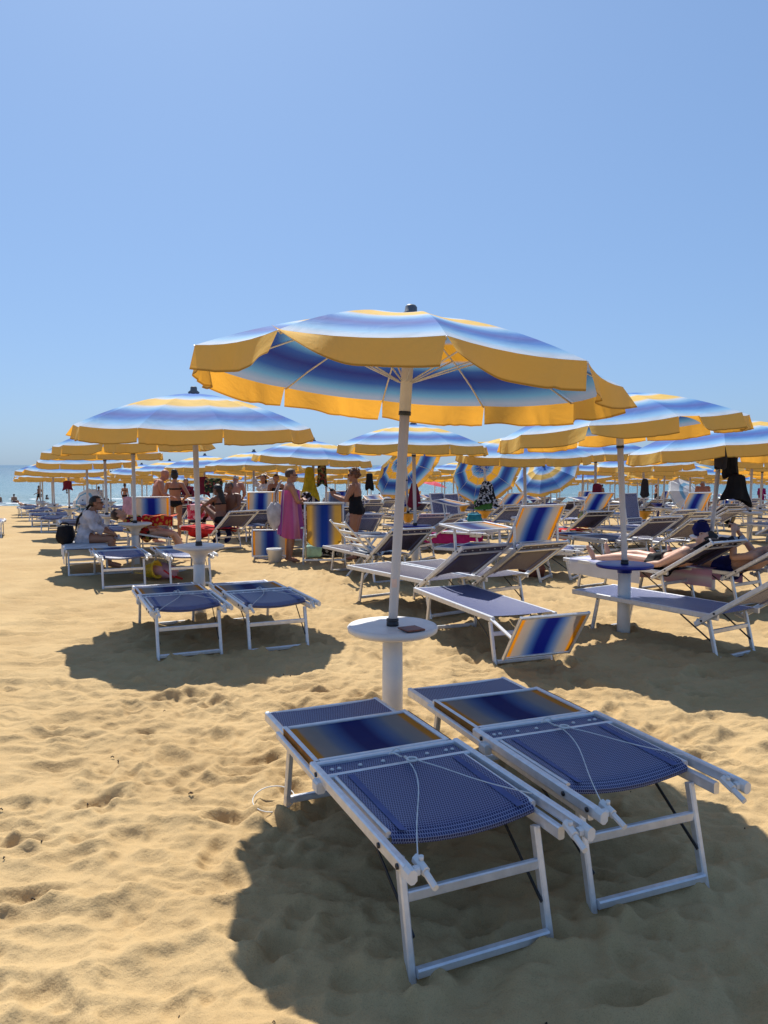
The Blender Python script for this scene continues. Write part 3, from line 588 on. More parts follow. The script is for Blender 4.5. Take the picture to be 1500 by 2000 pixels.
        fr = build('shade_frame', (lambda m_: (m_.bar(S(-.30, -PL / 2), S(-.30, PL / 2), .024, .024, nrm), m_.bar(S(.30, -PL / 2), S(.30, PL / 2), .024, .024, nrm), m_.bar(S(-.288, -PL / 2 + .012), S(.288, -PL / 2 + .012), .024, .022, nrm), m_.bar(S(-.288, PL / 2 - .012), S(.288, PL / 2 - .012), .024, .022, nrm), m_)[-1])(MB()), al, t)
        up = .002 if (back is not None and back < .2) else .0
        mb = MB(); mb.grid(lambda u, v: S((u - .5) * .578, (v - .5) * (PL - .045), up - .014 * (1 - (2 * u - 1) ** 2) * (1 - (2 * v - 1) ** 2)), 10, 8); build('shade_fabric', mb, 'shade_fabric', t)
        if back is not None and back < .2:
            for s in (-1, 1):
                mb = MB(); mb.grid(lambda u, v: S(s * (.3135 + .001 * u), (v - .55) * PL, .012 - .034 * u), 1, 6); build('fabric_hem', mb, 'orange_hem', t)
    if towel:
        mt, w_, y0, y1, hang = towel
        def tf(u, v):
            xx = (u - .5) * (w_ + 2 * hang); zz = ZB + .03 + .004 * math.sin(17 * v + 5 * u)
            if abs(xx) > w_ / 2: zz -= abs(xx) - w_ / 2; xx = math.copysign(w_ / 2 + .008 + .012 * math.sin(14 * v), xx)
            return (xx, y0 + (y1 - y0) * v, zz)
        mb = MB(); mb.grid(tf, 26, 14); build('draped_towel', mb, mt, t)['label'] = 'towel spread over the bed'
    return t
cloth('orange_hem', (.42, .16, .03), .1); cloth('seam', (.10, .12, .26), .0, .1)

FOLD = dict(back=R(.0), arm=R(0), panel=R(0))
lounger('nearest folded blue lounger, left of the foreground pair', .326, 2.43, 24, cord=True, **FOLD, group='folded blue loungers')
lounger('foreground folded blue lounger on the right of the pair', 1.0, 2.79, 22, cord=True, **FOLD, group='folded blue loungers')
lounger('left folded lounger of the pair behind the foreground umbrella on the left', -1.64, 6.42, 24, cord=True, **FOLD, group='folded blue loungers')
lounger('right folded lounger of the pair behind the foreground umbrella on the left', -.92, 6.67, 24, cord=True, **FOLD, group='folded blue loungers')
lounger('left folded lounger with toys beneath, before the woman in white', -3.40, 9.98, 25, **FOLD, group='folded blue loungers')
lounger('right folded lounger beside the one with toys beneath', -2.58, 10.2, 25, **FOLD, group='folded blue loungers')
lounger('sunlit lilac lounger with a striped shade panel dropped to the sand', 1.14, 6.2, 21, None, R(195), R(125), group='open loungers')
lounger('long lounger with raised back behind the blue disc table', 2.98, 6.42, 33, R(146), None, None, group='open loungers')
lounger('raised lounger with level shade, left of the two behind the lilac one', .70, 8.10, 35, R(146), R(84), R(5), fab='dark_mesh', cord=True, group='open loungers')
lounger('raised lounger with its striped shade turned to the camera', 1.32, 8.22, 33, R(146), R(88), R(118), fab='dark_mesh', cord=True, group='open loungers')
lounger('lounger with striped towel and dark towel under the sunbather in red trimmed briefs', 3.5, 8.97, 34, R(148), None, None, towel=('aqua_stripe_towel', .60, .35, 1.45, .2), fab='dark_mesh', group='open loungers')
lounger('lounger with rose towel and raised shade at the right border', 4.22, 8.75, 33, R(148), R(80), R(150), towel=('rose_stripe_towel', .60, .3, 1.4, .22), group='open loungers')
lounger('lounger under a white towel where the woman in white sits', -4.30, 11.1, 24, None, None, None, towel=('white_cloth', .62, -.02, 1.4, .22), group='open loungers')
lounger('lounger with its pale striped shade raised behind the white table', -4.1, 13.6, 14, R(158), R(92), R(98), group='open loungers')
lounger('lounger with its striped shade dropped before the woman in the pink towel', -1.98, 13.25, 10, None, R(188), R(-100 + 180), group='open loungers')
lounger('lounger with red towel under the long haired couple', -3.15, 15.6, 42, R(146), None, None, fab='dark_mesh', towel=('red_cloth', .62, .1, 1.45, .1), group='open loungers')
lounger('lounger with two tone shade raised, left one behind the tote bag', -2.9, 17.6, 18, R(146), R(90), R(105), group='open loungers')
lounger('lounger with shade raised, right one behind the tote bag', -2.2, 17.8, 14, R(146), R(90), R(105), group='open loungers')
lounger('dark lounger raised behind the white folding armchair', .1, 10.6, 30, R(146), None, None, fab='dark_mesh', group='open loungers')
lounger('left dark raised lounger behind the right umbrella pole', 4.05, 12.2, 28, R(146), None, None, fab='dark_mesh', group='open loungers')
lounger('right dark raised lounger behind the right umbrella pole', 4.75, 12.45, 28, R(146), None, None, fab='dark_mesh', group='open loungers')
lounger('lounger with yellow edged shade raised, right of the upright folded ones', 5.9, 15.4, 24, R(146), R(92), R(120), group='open loungers')
lounger('flat lounger with a dark bag beneath, right of the turned striped shade', 2.25, 10.6, 62, R(0), R(0), R(0), group='open loungers')
lounger('flat lounger beside the feet of the sunbather', 2.75, 10.9, 60, R(0), R(0), R(0), group='open loungers')
lounger('lounger with striped shade at the left picture border', -9.9, 19.2, 24, R(0), R(0), R(0), group='open loungers')
lounger('lounger with shade raised and a red cloth hung behind it', 3.9, 15.2, 26, R(146), R(92), R(128), towel=('red_cloth', .6, .0, .5, .2), fab='dark_mesh', group='open loungers')
lounger('lounger with magenta towel behind the level shade', 1.9, 14.2, 60, R(0), None, None, towel=('magenta_cloth', .62, .2, 1.4, .2), group='open loungers')
lounger('navy lounger with level shade beside the magenta towel', .75, 13.0, 62, R(146), R(80), R(10), group='open loungers')
# the pairs at the farther umbrellas
done = {(0, 0), (0, 1), (0, 2), (1, 0), (2, 0), (1, 1)}
rr = random.Random(21); fabs = ['blue_mesh', 'blue_mesh', 'dark_mesh']
for j, rowp in enumerate(AV):
    for i, (x, y) in enumerate(rowp):
        if (j, i) in done or (j == 3 and i == 0): continue
        for s, (ox, oy) in (('left', (.28, -1.9)), ('right', (1.0, -1.6))):
            if (j, i) in ((2, 1), (3, 1), (0, 3), (1, 3)) and s == 'left': continue
            st = rr.random() if j else .1
            if st < .33: kw = dict(FOLD)
            elif st < .62: kw = dict(back=R(rr.uniform(138, 152)), arm=None, panel=None)
            elif st < .86: kw = dict(back=R(rr.uniform(138, 152)), arm=R(rr.uniform(80, 95)), panel=R(rr.choice([8, 100, 118, 140])))
            else: kw = dict(back=None, arm=None, panel=None)
            d = 'folded flat' if st < .33 else 'with raised back' if st < .62 else 'with raised shade' if st < .86 else 'lying flat'
            lounger(f'{s} lounger {d}, {ORD[i]} from camera in the {ROWN[j]} of umbrellas', x + ox + rr.uniform(-.15, .15), y + oy + rr.uniform(-.15, .15), rr.uniform(14, 36), fab=rr.choice(fabs), group='loungers of the far pairs', bracket=False, **kw)
def flatten(t):
    bpy.context.view_layer.update(); inv = t.matrix_world.inverted(); ch = list(t.children_recursive)
    me_ = joined([(c.data, inv @ c.matrix_world) for c in ch], 'sun_lounger')
    for c in ch: bpy.data.objects.remove(c)
    bpy.data.objects.remove(t); return me_
PROTO = [flatten(lounger('p', 0, 0, 0, bracket=False, **kw)) for kw in (dict(FOLD), dict(back=R(145), arm=None, panel=None, fab='dark_mesh'), dict(back=R(145), arm=R(88), panel=R(110)), dict(back=R(148), arm=R(85), panel=R(15)), dict(back=R(140), arm=None, panel=None))]
for x, y, where in FAR:
    for sd, (ox, oy) in (('left', (.28, -1.9)), ('right', (1.0, -1.6))):
        px_, py_ = x + ox + rr.uniform(-.2, .2), y + oy + rr.uniform(-.2, .2)
        o = link('sun_lounger', rr.choice(PROTO[:1] + PROTO if x > -8 else PROTO[:1]), None, Matrix.Translation((px_, py_, gz(px_, py_))) @ Matrix.Rotation(R(rr.uniform(10, 40)), 4, 'Z'))
        tag(o, f'distant {sd} lounger, {where}', 'lounger', 'loungers of the far pairs')
# folded loungers standing upright
for lab, x, y, rz in (('upright folded navy lounger, left of the upright pair behind the blue cone table', 1.02, 16.2, 52), ('upright folded navy lounger, right of the upright pair behind the blue cone table', 1.35, 16.5, 48), ('upright folded navy lounger behind the right umbrella pole', 5.55, 17.6, 35)):
    t = lounger(lab, x, y, rz, R(0), None, None, bracket=False, group='upright folded loungers'); t.rotation_euler = (R(80), 0, R(rz)); t.location.z -= .04; t.scale = (.8, .72, .8)

# ------------------------------------------------------------------ chairs
t = empty('deck_chair', (-.98, 12.55, gz(-.98, 12.5)), R(4)); tag(t, 'tall deck chair with gold and navy striped sling between the two talking women', 'deck chair')
for s in (-1, 1):
    mb = MB(); mb.tube([(s * .31, -.12, 1.02), (s * .31, .05, .5), (s * .31, .34, -.03)], .014, 10); build('back_frame_rail', mb, 'aluminium', t)
    mb = MB(); mb.tube([(s * .34, -.32, -.03), (s * .34, .0, .45), (s * .34, .3, .52)], .013, 10); build('leg', mb, 'aluminium', t)
    mb = MB(); mb.bar((s * .36, -.16, .62), (s * .36, .32, .60), .04, .02); build('armrest', mb, 'white_plastic', t)
    mb = MB(); mb.tube([(s * .33, -.30, .03), (s * .33, -.13, .62)], .012, 10); build('rear_strut', mb, 'aluminium', t)
mb = MB(); mb.tube([(-.33, -.12, 1.02), (.33, -.12, 1.02)], .018, 10); build('top_bar', mb, 'white_plastic', t)
mb = MB(); mb.bar((-.34, -.33, .12), (.34, -.33, .12), .02, .028); build('ground_bar', mb, 'aluminium', t)
def sling(u, v):
    a = v * math.pi * .5; return ((u - .5) * .56, -.125 - .10 * math.sin(v * math.pi * .85) + .50 * v ** 4 , 1.0 - .80 * math.sin(a * .98) + .14 * v ** 5 + .12 * (2 * u - 1) ** 4 * v)
mb = MB(); mb.grid(sling, 10, 20, lambda u, v: (u, v)); build('sling', mb, 'deck_chair_fabric', t)

t = empty('folding_armchair', (-.20, 11.0, gz(-.2, 11.0)), R(-62)); tag(t, 'white folding armchair with blue and white towel behind the foreground pole', 'chair')
for s in (-1, 1):
    mb = MB(); mb.bar((s * .27, .30, -.02), (s * .27, -.22, .60), .024, .035, (1, 0, 0)); build('leg', mb, 'white_plastic', t)
    mb = MB(); mb.bar((s * .245, -.26, -.02), (s * .245, .25, .56), .024, .035, (1, 0, 0)); build('leg', mb, 'white_plastic', t)
    mb = MB(); mb.bar((s * .29, -.30, .61), (s * .29, .30, .60), .05, .028); build('armrest', mb, 'white_plastic', t)
    mb = MB(); mb.bar((s * .24, -.10, .36), (s * .24, -.52, .82), .024, .035, (1, 0, 0)); build('back_post', mb, 'white_plastic', t)
for k in range(5):
    mb = MB(); mb.bar((-.23, -.16 + k * .10, .375), (.23, -.16 + k * .10, .375), .07, .016); build('seat_slat', mb, 'white_plastic', t)
for k in range(4):
    f = .2 + k * .22; mb = MB(); mb.bar((-.225, -.10 - .42 * f, .36 + .46 * f), (.225, -.10 - .42 * f, .36 + .46 * f), .02, .06, (0, -.7, .7)); build('back_slat', mb, 'white_plastic', t)
mb = MB(); mb.grid(lambda u, v: ((u - .5) * .46, -.15 + .5 * v, .396 + .02 * math.sin(9 * u + 4 * v) + .012 * math.sin(23 * v)), 14, 14); o = build('folded_towel', mb, 'white_blue_fabric'); 
o.matrix_world = Matrix.Translation(t.location) @ Matrix.Rotation(R(-62), 4, 'Z'); tag(o, 'blue and white towel lying on the white folding armchair', 'towel')

# ------------------------------------------------------------------ cloth, bags and small things
def hung(label, cat, name, x, y, z, w_, h_, mat, depth=.1, seed=0, taper=.8, rot=0, point=0.):
    """a cloth or garment hung from above: a folded sheet with front and back"""
    r = random.Random(seed); ph = [r.uniform(0, 6) for _ in range(4)]
    def fn(u, v):
        a = u * 2 * math.pi; ww = w_ / 2 * (taper + (1 - taper) * v) * (1 + .08 * math.sin(3 * a + ph[0])); dd = depth / 2 * (.5 + .6 * v)
        fold = 1 + .22 * math.sin(5 * a + ph[1]) * v + .1 * math.sin(9 * a + ph[2])
        return (ww * math.cos(a) * (1 + .06 * math.sin(7 * v + ph[3])), dd * math.sin(a) * fold, -h_ * v * (1 + .10 * math.sin(2 * a + ph[3]) + point * .25 * math.cos(a)))
    mb = MB(); mb.grid(fn, 30, 14); mb.ell((0, 0, -.005), w_ * taper * .48, depth * .28, .03, 14, 6)
    o = build(name, mb, mat); o.location = (x, y, z + slope(y)); o.rotation_euler = (0, 0, rot); return tag(o, label, cat)
hung('yellow towel hung on the umbrella pole behind the woman in pink', 'towel', 'hanging_towel', -1.53, 15.72, 1.63, .40, .62, 'yellow_cloth', .16, 1, .35)
hung('black flowered garment hung beside the yellow towel', 'clothing', 'hanging_garment', -1.27, 15.76, 1.72, .22, .44, 'floral_dark', .12, 2, .7)
hung('navy cloth hung below the yellow towel', 'clothing', 'hanging_garment', -1.43, 15.86, 1.12, .20, .22, 'navy_cloth', .1, 3, .8)
hung('black and white printed skirt hung before the tilted umbrella', 'skirt', 'hanging_skirt', 2.72, 20.4, 1.40, .66, .62, 'black_white_print', .2, 4, .35)
hung('green cloth hung below the printed skirt', 'towel', 'hanging_towel', 2.66, 20.5, .92, .5, .24, 'green_cloth', .16, 5, .9)
hung('large black garment hung on the right border umbrella', 'clothing', 'hanging_garment', 4.42, 9.62, 1.46, .42, .32, 'black_cloth', .16, 6, .5, .2, .6)
hung('black top hung highest on the right border umbrella', 'clothing', 'hanging_garment', 4.40, 9.78, 1.86, .20, .40, 'black_cloth', .12, 7, .8)
hung('dark grey garment hung left of the black ones at the right border', 'clothing', 'hanging_garment', 4.24, 9.70, 1.78, .16, .22, 'dark_grey_cloth', .1, 8, .9)
hung('dark flowered bag hung on a pole left of the long haired couple', 'bag', 'hanging_bag', -4.75, 21.4, 1.50, .50, .36, 'floral_dark', .24, 9, .95)
hung('dark clothes hung behind the woman in the bikini', 'clothing', 'hanging_garment', -5.35, 22.7, 1.56, .42, .55, 'wine_cloth', .16, 10, .7)
hung('black shirt hung behind the curly haired woman', 'clothing', 'hanging_garment', -.33, 17.4, 1.54, .20, .34, 'black_cloth', .14, 11, .7)
hung('red and brown clothes hung behind the turned striped shade', 'clothing', 'hanging_garment', 4.60, 16.6, 1.30, .28, .5, 'wine_cloth', .16, 12, .6)
hung('dark clothes hung beside the coral umbrella', 'clothing', 'hanging_garment', .68, 17.5, 1.32, .34, .5, 'wine_cloth', .2, 13, .4)
hung('dark shirt hung behind the upright folded lounger on the right', 'clothing', 'hanging_garment', 6.62, 19.5, 1.45, .24, .42, 'dark_grey_cloth', .14, 14, .6)
hung('dark bag hung under the left umbrellas by the sea', 'bag', 'hanging_bag', -9.62, 23.35, 1.45, .3, .26, 'wine_cloth', .14, 15, .8)
hung('pink towel hung over the chair left of the pale shade', 'towel', 'hanging_towel', -5.45, 16.3, 1.02, .24, .36, 'pale_pink_cloth', .10, 16, .8)
def blob(name, label, cat, x, y, z, rx, ry, rz, mat, seed=0, amp=.16, flat=True):
    r = random.Random(seed); ph = [r.uniform(0, 6) for _ in range(5)]
    def fn(d): return 1 + amp * (math.sin(3 * d.x + ph[0] + 2 * d.z) * .5 + math.sin(5 * d.y + ph[1]) * .35 + math.sin(8 * d.z + 6 * d.x + ph[2]) * .25)
    mb = MB(); mb.ell((0, 0, rz * .9), rx, ry, rz, 22, 14, fn=fn)
    mb.v = [(a, b_, max(c, .0 + .0)) for a, b_, c in mb.v] if flat else mb.v
    o = build(name, mb, mat); o.location = (x, y, z); return tag(o, label, cat)
def bag(name, label, x, y, z, w_, d_, h_, mat, seed=0, rot=0):
    o = empty(name, (x, y, z + slope(y)), rot); tag(o, label, 'bag'); r = random.Random(seed); p = r.uniform(0, 6)
    def fn(d): k = max(abs(d.x), abs(d.y), abs(d.z)); return (1 / k) ** .6 * (1 + .05 * math.sin(6 * d.x + p) + .05 * math.sin(7 * d.z + 2 * p)) * (1 - .14 * max(0, d.z))
    mb = MB(); mb.ell((0, 0, h_ * .42), w_ / 2 * .92, d_ / 2 * .92, h_ / 2 * .84, 24, 14, fn=fn); build('bag_body', mb, mat, o)
    mb = MB(); mb.tube([(w_ * .25 * math.cos(a), -d_ * .1, h_ * .78 + h_ * .09 * math.sin(a)) for a in [k * math.pi / 10 for k in range(11)]], .012, 7); build('strap', mb, mat, o); return o
bag('backpack', 'dark navy backpack standing on the white table at the right', 4.08, 9.84, .67 + gz(4.22, 9.86), .22, .16, .24, 'navy_cloth', 1)
bag('beach_bag', 'yellow printed beach bag hung at a white table post right of centre', 4.28, 16.4, .36, .28, .2, .42, 'bag_print', 2)
bag('cooler_bag', 'red cooler bag behind the woman in the bikini', -4.55, 18.9, 0, .6, .35, .42, 'red_cloth', 3)
bag('backpack', 'black backpack behind the woman in white', -4.93, 11.85, .36, .26, .3, .4, 'black_cloth', 4)
bag('dark_bag', 'dark bag lying under the flat lounger right of the turned shade', 2.1, 10.9, 0, .42, .3, .3, 'leather_brown', 5)
bag('beach_bag', 'teal beach bag on a lounger left of the printed skirt', 2.15, 18.2, .40, .4, .3, .28, 'teal_cloth', 6)
bag('beach_bag', 'magenta bag on the lounger behind the turned shade', 2.0, 14.6, .40, .3, .25, .2, 'magenta_cloth', 7)
bag('dark_bag', 'black bag beside the man in black briefs', 12.3, 27.4, .0, .5, .4, .6, 'black_cloth', 8)
bag('beach_bag', 'green and white bag at the feet of the woman in pink', -1.25, 13.4, 0, .34, .26, .28, 'pale_green_cloth', 9)
bag('dark_bag', 'dark bundle on the sand right of the woman in pink', -1.0, 13.7, 0, .42, .3, .26, 'black_white_print', 10)
# towel draped with flowers on the cooler
mb = MB(); mb.grid(lambda u, v: ((u - .5) * .66, -.2 - .012 * math.sin(9 * u), .82 - .36 * v), 12, 8); mb.grid(lambda u, v: ((u - .5) * .66, -.2 + .4 * v, .82 + .01 * math.sin(8 * u)), 12, 6)
o = build('draped_towel', mb, 'pink_floral'); o.location = (-4.5, 19.0, slope(19)); tag(o, 'pink flowered towel hung above the red cooler bag', 'towel')
# small items
t = empty('bucket', (-1.80, 12.6, gz(-1.8, 12.6))); tag(t, 'small white bucket on the sand below the dropped striped shade', 'bucket')
mb = MB(); mb.lathe([(.10, 0), (.125, .20), (.14, .21), (.14, .235), (.115, .235), (.09, .02)], 20); build('body', mb, 'white_plastic', t)
mb = MB(); mb.tube([(.132 * math.cos(a), -.132 * math.sin(a) * .6, .2 - .10 * math.sin(a)) for a in [k * math.pi / 10 for k in range(11)]], .004, 6); build('handle', mb, 'aluminium', t)
t = empty('bottle', (-5.95, 15.75, .67 + gz(-5.75, 15.9))); tag(t, 'dark glass bottle on the white table behind the woman in white', 'bottle')
mb = MB(); mb.lathe([(.05, 0), (.052, .01), (.052, .20), (.045, .25), (.022, .29), (.02, .36)], 16); build('body', mb, 'bottle_glass', t)
mb = MB(); mb.lathe([(.0225, .345), (.0225, .375), (.0, .376)], 12); build('neck_cap', mb, 'dark_steel', t)
t = empty('leather_case', (.155, 4.30, .693 + gz(.05, 4.45)), R(28)); tag(t, 'flat brown leather case lying on the foreground table', 'case')
mb = MB(); mb.box((0, 0, .006), .115, .115, .008); build('cover', mb, 'leather_brown', t)
mb = MB(); mb.box((0, 0, .0005), .112, .112, .003); build('base', mb, 'dark_steel', t)
mb = MB(); mb.grid(lambda u, v: (.0286 * math.sin((u - .5) * 1.1) * 1.0, -.0286 * math.cos((u - .5) * 1.1), .20 + .05 * v), 6, 3); o = build('sticker', mb, 'sticker'); o.location = (.06, 4.45, .69); tag(o, 'small red and white sticker low on the foreground pole', 'sticker')
t = empty('toy_bucket', (-3.3, 10.62, gz(-3.3, 10.6))); tag(t, 'yellow toy bucket lying under the left lounger', 'bucket')
mb = MB(); mb.lathe([(.09, 0), (.115, .15), (.13, .16), (.13, .18), (.1, .18), (.08, .02)], 18); o = build('body', mb, 'toy_yellow', t); o.rotation_euler = (R(80), 0, R(70)); o.location.z = .11
mb = MB(); mb.tube([(.1 * math.cos(a), -.18 - .1 * math.sin(a), .12) for a in [k * math.pi / 8 for k in range(9)]], .006, 6); build('handle', mb, 'toy_yellow', t)
blob('towel_bundle', 'crumpled towel bundle under the left lounger with toys', 'towel', -3.15, 10.8, .0, .26, .2, .12, 'pale_pink_cloth', 3)
t = empty('toy_spade', (-2.85, 10.35, gz(-2.85, 10.3) + .1), R(80)); tag(t, 'red toy spade leaning by the lounger with toys', 'toy')
mb = MB(); mb.tube([(0, 0, .0), (.03, .16, .09)], .012, 8); build('shaft', mb, 'red_plastic', t)
mb = MB(); mb.grid(lambda u, v: ((u - .5) * .09 * (1 - .5 * v * v), -.12 * v, -.03 * v + .02 * (2 * u - 1) ** 2), 6, 6); build('blade', mb, 'red_plastic', t)
# cord ring on the sand by the nearest lounger
mb = MB(); mb.tube([(-.53 + .10 * math.cos(a), 3.60 + .10 * math.sin(a), gz(-.5, 3.6) + .03 + .02 * math.sin(a)) for a in [k * math.pi / 12 for k in range(24)]], .0028, 6, closed=True)
o = build('loose_cord', mb, 'cord_white'); tag(o, 'white cord looped on the sand at the nearest lounger foot', 'cord')
# towel over the sunbather's backrest
def drape_back(u, v):
    d = .74 - .02 - abs(v - .35) / .65 * .55; a = R(148); side = -.03 if v > .35 else .03
    return ((u - .5) * .66, .03 + d * math.cos(a) - side * math.sin(a) * -1 - .012 * math.sin(15 * u), ZB + .03 + d * math.sin(a) + side * math.cos(a) * -1 + .006 * math.sin(21 * u))
mb = MB(); mb.grid(drape_back, 20, 24); o = build('draped_towel', mb, 'black_white_towel'); o.matrix_world = Matrix.Translation((3.5, 8.97, 0)) @ Matrix.Rotation(R(34), 4, 'Z'); tag(o, 'black and white towel over the backrest behind the sunbather', 'towel')

# ------------------------------------------------------------------ people
def V(*a): return Vector(a)
def person(label, x, y, rot, H=1.65, J=None, skin='skin_tan', hair=('short', 'hair_black'), wear=(), female=False, fine=True, z=0., bulk=1., group=None, glasses=False, name='person'):
    """local axes: faces +y, x to its right; joints may be overridden in J"""
    P = dict(pelvis=V(0, 0, .93), chest=V(0, .0, 1.25), neck=V(0, -.015, 1.42), head=V(0, .02, 1.555), face=V(0, 1, 0),
             lsh=V(-.175, -.01, 1.37), rsh=V(.175, -.01, 1.37), lel=V(-.23, -.03, 1.09), rel=V(.23, -.03, 1.09), lwr=V(-.235, .05, .85), rwr=V(.235, .05, .85),
             lhip=V(-.09, 0, .90), rhip=V(.09, 0, .90), lkn=V(-.10, .02, .48), rkn=V(.10, .02, .48), lan=V(-.10, -.03, .075), ran=V(.10, -.03, .075), ltoe=V(-.12, .14, .025), rtoe=V(.12, .14, .025))
    P.update({k: Vector(v) for k, v in (J or {}).items()})
    k = H / 1.68; bk = bulk; mb = MB()
    up = (P['chest'] - P['pelvis']).normalized(); side = (P['rsh'] - P['lsh']).normalized(); 
    hs_ = (P['rhip'] - P['lhip']).normalized()
    def ring(c, sd, upv, a, b_, nseg=18):
        fr = upv.cross(sd).normalized(); sd2 = fr.cross(upv).normalized()
        return [c + sd2 * a * math.cos(t_) + fr * b_ * math.sin(t_) for t_ in [2 * math.pi * q / nseg for q in range(nseg)]]
    hw = .168 if female else .158; ww = .125 if female else .145; cw = .145 if female else .17
    pe, ch, ne = P['pelvis'], P['chest'], P['neck']; upn = (ne - ch).normalized()
    secs = [(pe - up * .10, hs_, up, hw * .62 * bk, .085 * bk), (pe - up * .04, hs_, up, hw * bk, .118 * bk), (pe + up * .05, hs_, up, hw * .95 * bk, .112 * bk), (pe.lerp(ch, .5), (hs_ + side).normalized(), up, ww * bk, .095 * bk), (ch, side, up, cw * bk, .112 * bk), (ch.lerp(ne, .5), side, upn, cw * .98, .10), (ch.lerp(ne, .8), side, upn, .12, .075), (ne, side, upn, .055, .055)]
    vs = []; 
    for s_ in secs: vs += ring(*s_)
    ns = 18; fs = [[i * ns + j, i * ns + (j + 1) % ns, (i + 1) * ns + (j + 1) % ns, (i + 1) * ns + j] for i in range(len(secs) - 1) for j in range(ns)] + [list(range(ns - 1, -1, -1)), list(range((len(secs) - 1) * ns, len(secs) * ns))]
    mb.add(vs, fs)
    def cap(pts, rad):
        pts = [Vector(p) for p in pts]; a = (pts[0] - pts[1]).normalized(); b_ = (pts[-1] - pts[-2]).normalized()
        mb.tube([pts[0] + a * rad[0] * .8] + pts + [pts[-1] + b_ * rad[-1] * .8], [rad[0] * .45] + list(rad) + [rad[-1] * .45], 12)
    fw = up.cross(side).normalized() * (1); fwd = side.cross(up) * -1
    fwd = up.cross(side)  # body front: up x right
    if fwd.dot(P['face']) < -.5: fwd = -fwd
    for s in 'lr':
        sh, el, wr = P[s + 'sh'], P[s + 'el'], P[s + 'wr']; hp, kn, an, toe = P[s + 'hip'], P[s + 'kn'], P[s + 'an'], P[s + 'toe']
        cap([sh, sh.lerp(el, .45), el], [.056 * bk, .046 * bk, .038]); cap([el, el.lerp(wr, .3), wr], [.037, .040 * bk, .024])
        cap([sh.lerp(ne, .45) - up * .01, sh], [.05, .054])
        cap([hp, hp.lerp(kn, .45), kn], [.088 * bk, .074 * bk, .05]); cap([kn, kn.lerp(an, .32), an], [.049, .054, .033])
        fd = (toe - an); heel = an + V(0, 0, -.03) - fd.normalized() * .03
        cap([heel, an.lerp(toe, .5) + V(0, 0, -.012), toe], [.03, .034, .022])
        mb.ell(pe + hs_ * (.075 if s == 'r' else -.075) - up * .03 - fwd * .055, .085 * bk, .075 * bk, .085 * bk)
        if female: mb.ell(ch + side * (.075 if s == 'r' else -.075) + fwd * .085 + up * .015, .062, .06, .062)
        # hand: palm, four fingers, thumb
        hd = (wr - el).normalized(); hd = Vector((J or {}).get(s + 'hand', hd)).normalized(); lat = hd.cross(V(0, 0, 1)); lat = lat.normalized() if lat.length > .2 else V(0, 1, 0); pn = lat.cross(hd).normalized()
        pc = wr + hd * .05; cap([wr, pc, wr + hd * .085], [.022, .033, .03])
        if fine:
            for q, (o_, L_) in enumerate(((-.027, .062), (-.009, .075), (.009, .07), (.027, .055))):
                b0 = wr + hd * .085 + lat * o_; b1 = b0 + hd * L_ * .55 - pn * .006; b2 = b1 + hd * L_ * .45 - pn * .02; cap([b0, b1, b2], [.0095, .009, .008])
            b0 = wr + hd * .03 + lat * .028; b1 = b0 + lat * .03 + hd * .03 - pn * .008; cap([b0, b1, b1 + hd * .03 - pn * .006], [.011, .0105, .009])
        else: cap([wr + hd * .08, wr + hd * .15 - pn * .02], [.028, .018])
    cap([ne - upn * .04, ne.lerp(P['head'], .6)], [.054 * bk ** .5, .05])
    hc = P['head']; fz = P['face'].normalized(); hu = (hc - ne).normalized(); hu = (hu - fz * hu.dot(fz)).normalized(); hr = fz.cross(hu).normalized(); HM = Matrix((hr, fz, hu)).transposed()
    def hp_(a, b_, c): return hc + HM @ V(a, b_, c)
    mb.ell(hp_(0, -.012, .03), .076, .096, .09, 18, 12, HM); mb.ell(hp_(0, .022, -.045), .056, .066, .072, 16, 10, HM); mb.ell(hp_(0, .062, -.098), .026, .022, .02, 10, 8, HM)
    mb.tube([hp_(0, .085, .02), hp_(0, .105, -.012), hp_(0, .112, -.03), hp_(0, .088, -.04)], [.008, .011, .014, .012], 8)
    mb.ell(hp_(0, .08, -.068), .024, .014, .010, 10, 6, HM)
    for s in (-1, 1): mb.ell(hp_(s * .077, -.005, -.01), .012, .02, .03, 10, 8, HM); mb.ell(hp_(s * .033, .083, .022), .022, .010, .008, 8, 6, HM)
    # one continuous surface
    me = mb.mesh('body', None); tmp = bpy.data.objects.new('tmp', me); col.objects.link(tmp)
    md = tmp.modifiers.new('r', 'REMESH'); md.mode = 'VOXEL'; md.voxel_size = .0085 if fine else .016; md.use_smooth_shade = True
    sm = tmp.modifiers.new('s', 'SMOOTH'); sm.factor = .5; sm.iterations = 3 if fine else 2
    dg = bpy.context.evaluated_depsgraph_get(); body = bpy.data.meshes.new_from_object(tmp.evaluated_get(dg)); bpy.data.objects.remove(tmp)
    body.materials.clear(); body.materials.append(MATS[skin])
    t = empty(name, (x, y, gz(x, y) + z if z == 0 else z), R(rot)); t.scale = (k, k, k); tag(t, label, 'person', group)
    bo = link('body', body, t)
    nv = len(body.vertices); cov = np.empty(nv * 3, np.float32); body.vertices.foreach_get('co', cov); cov = cov.reshape(-1, 3)
    nov = np.empty(nv * 3, np.float32); body.vertices.foreach_get('normal', nov); nov = nov.reshape(-1, 3)
    def along(o_, d): return (cov - np.array(o_)) @ np.array(d)
    tt = along(pe, up); xx = along(pe, side); L = (ch - pe).length; LN = (ne - pe).length
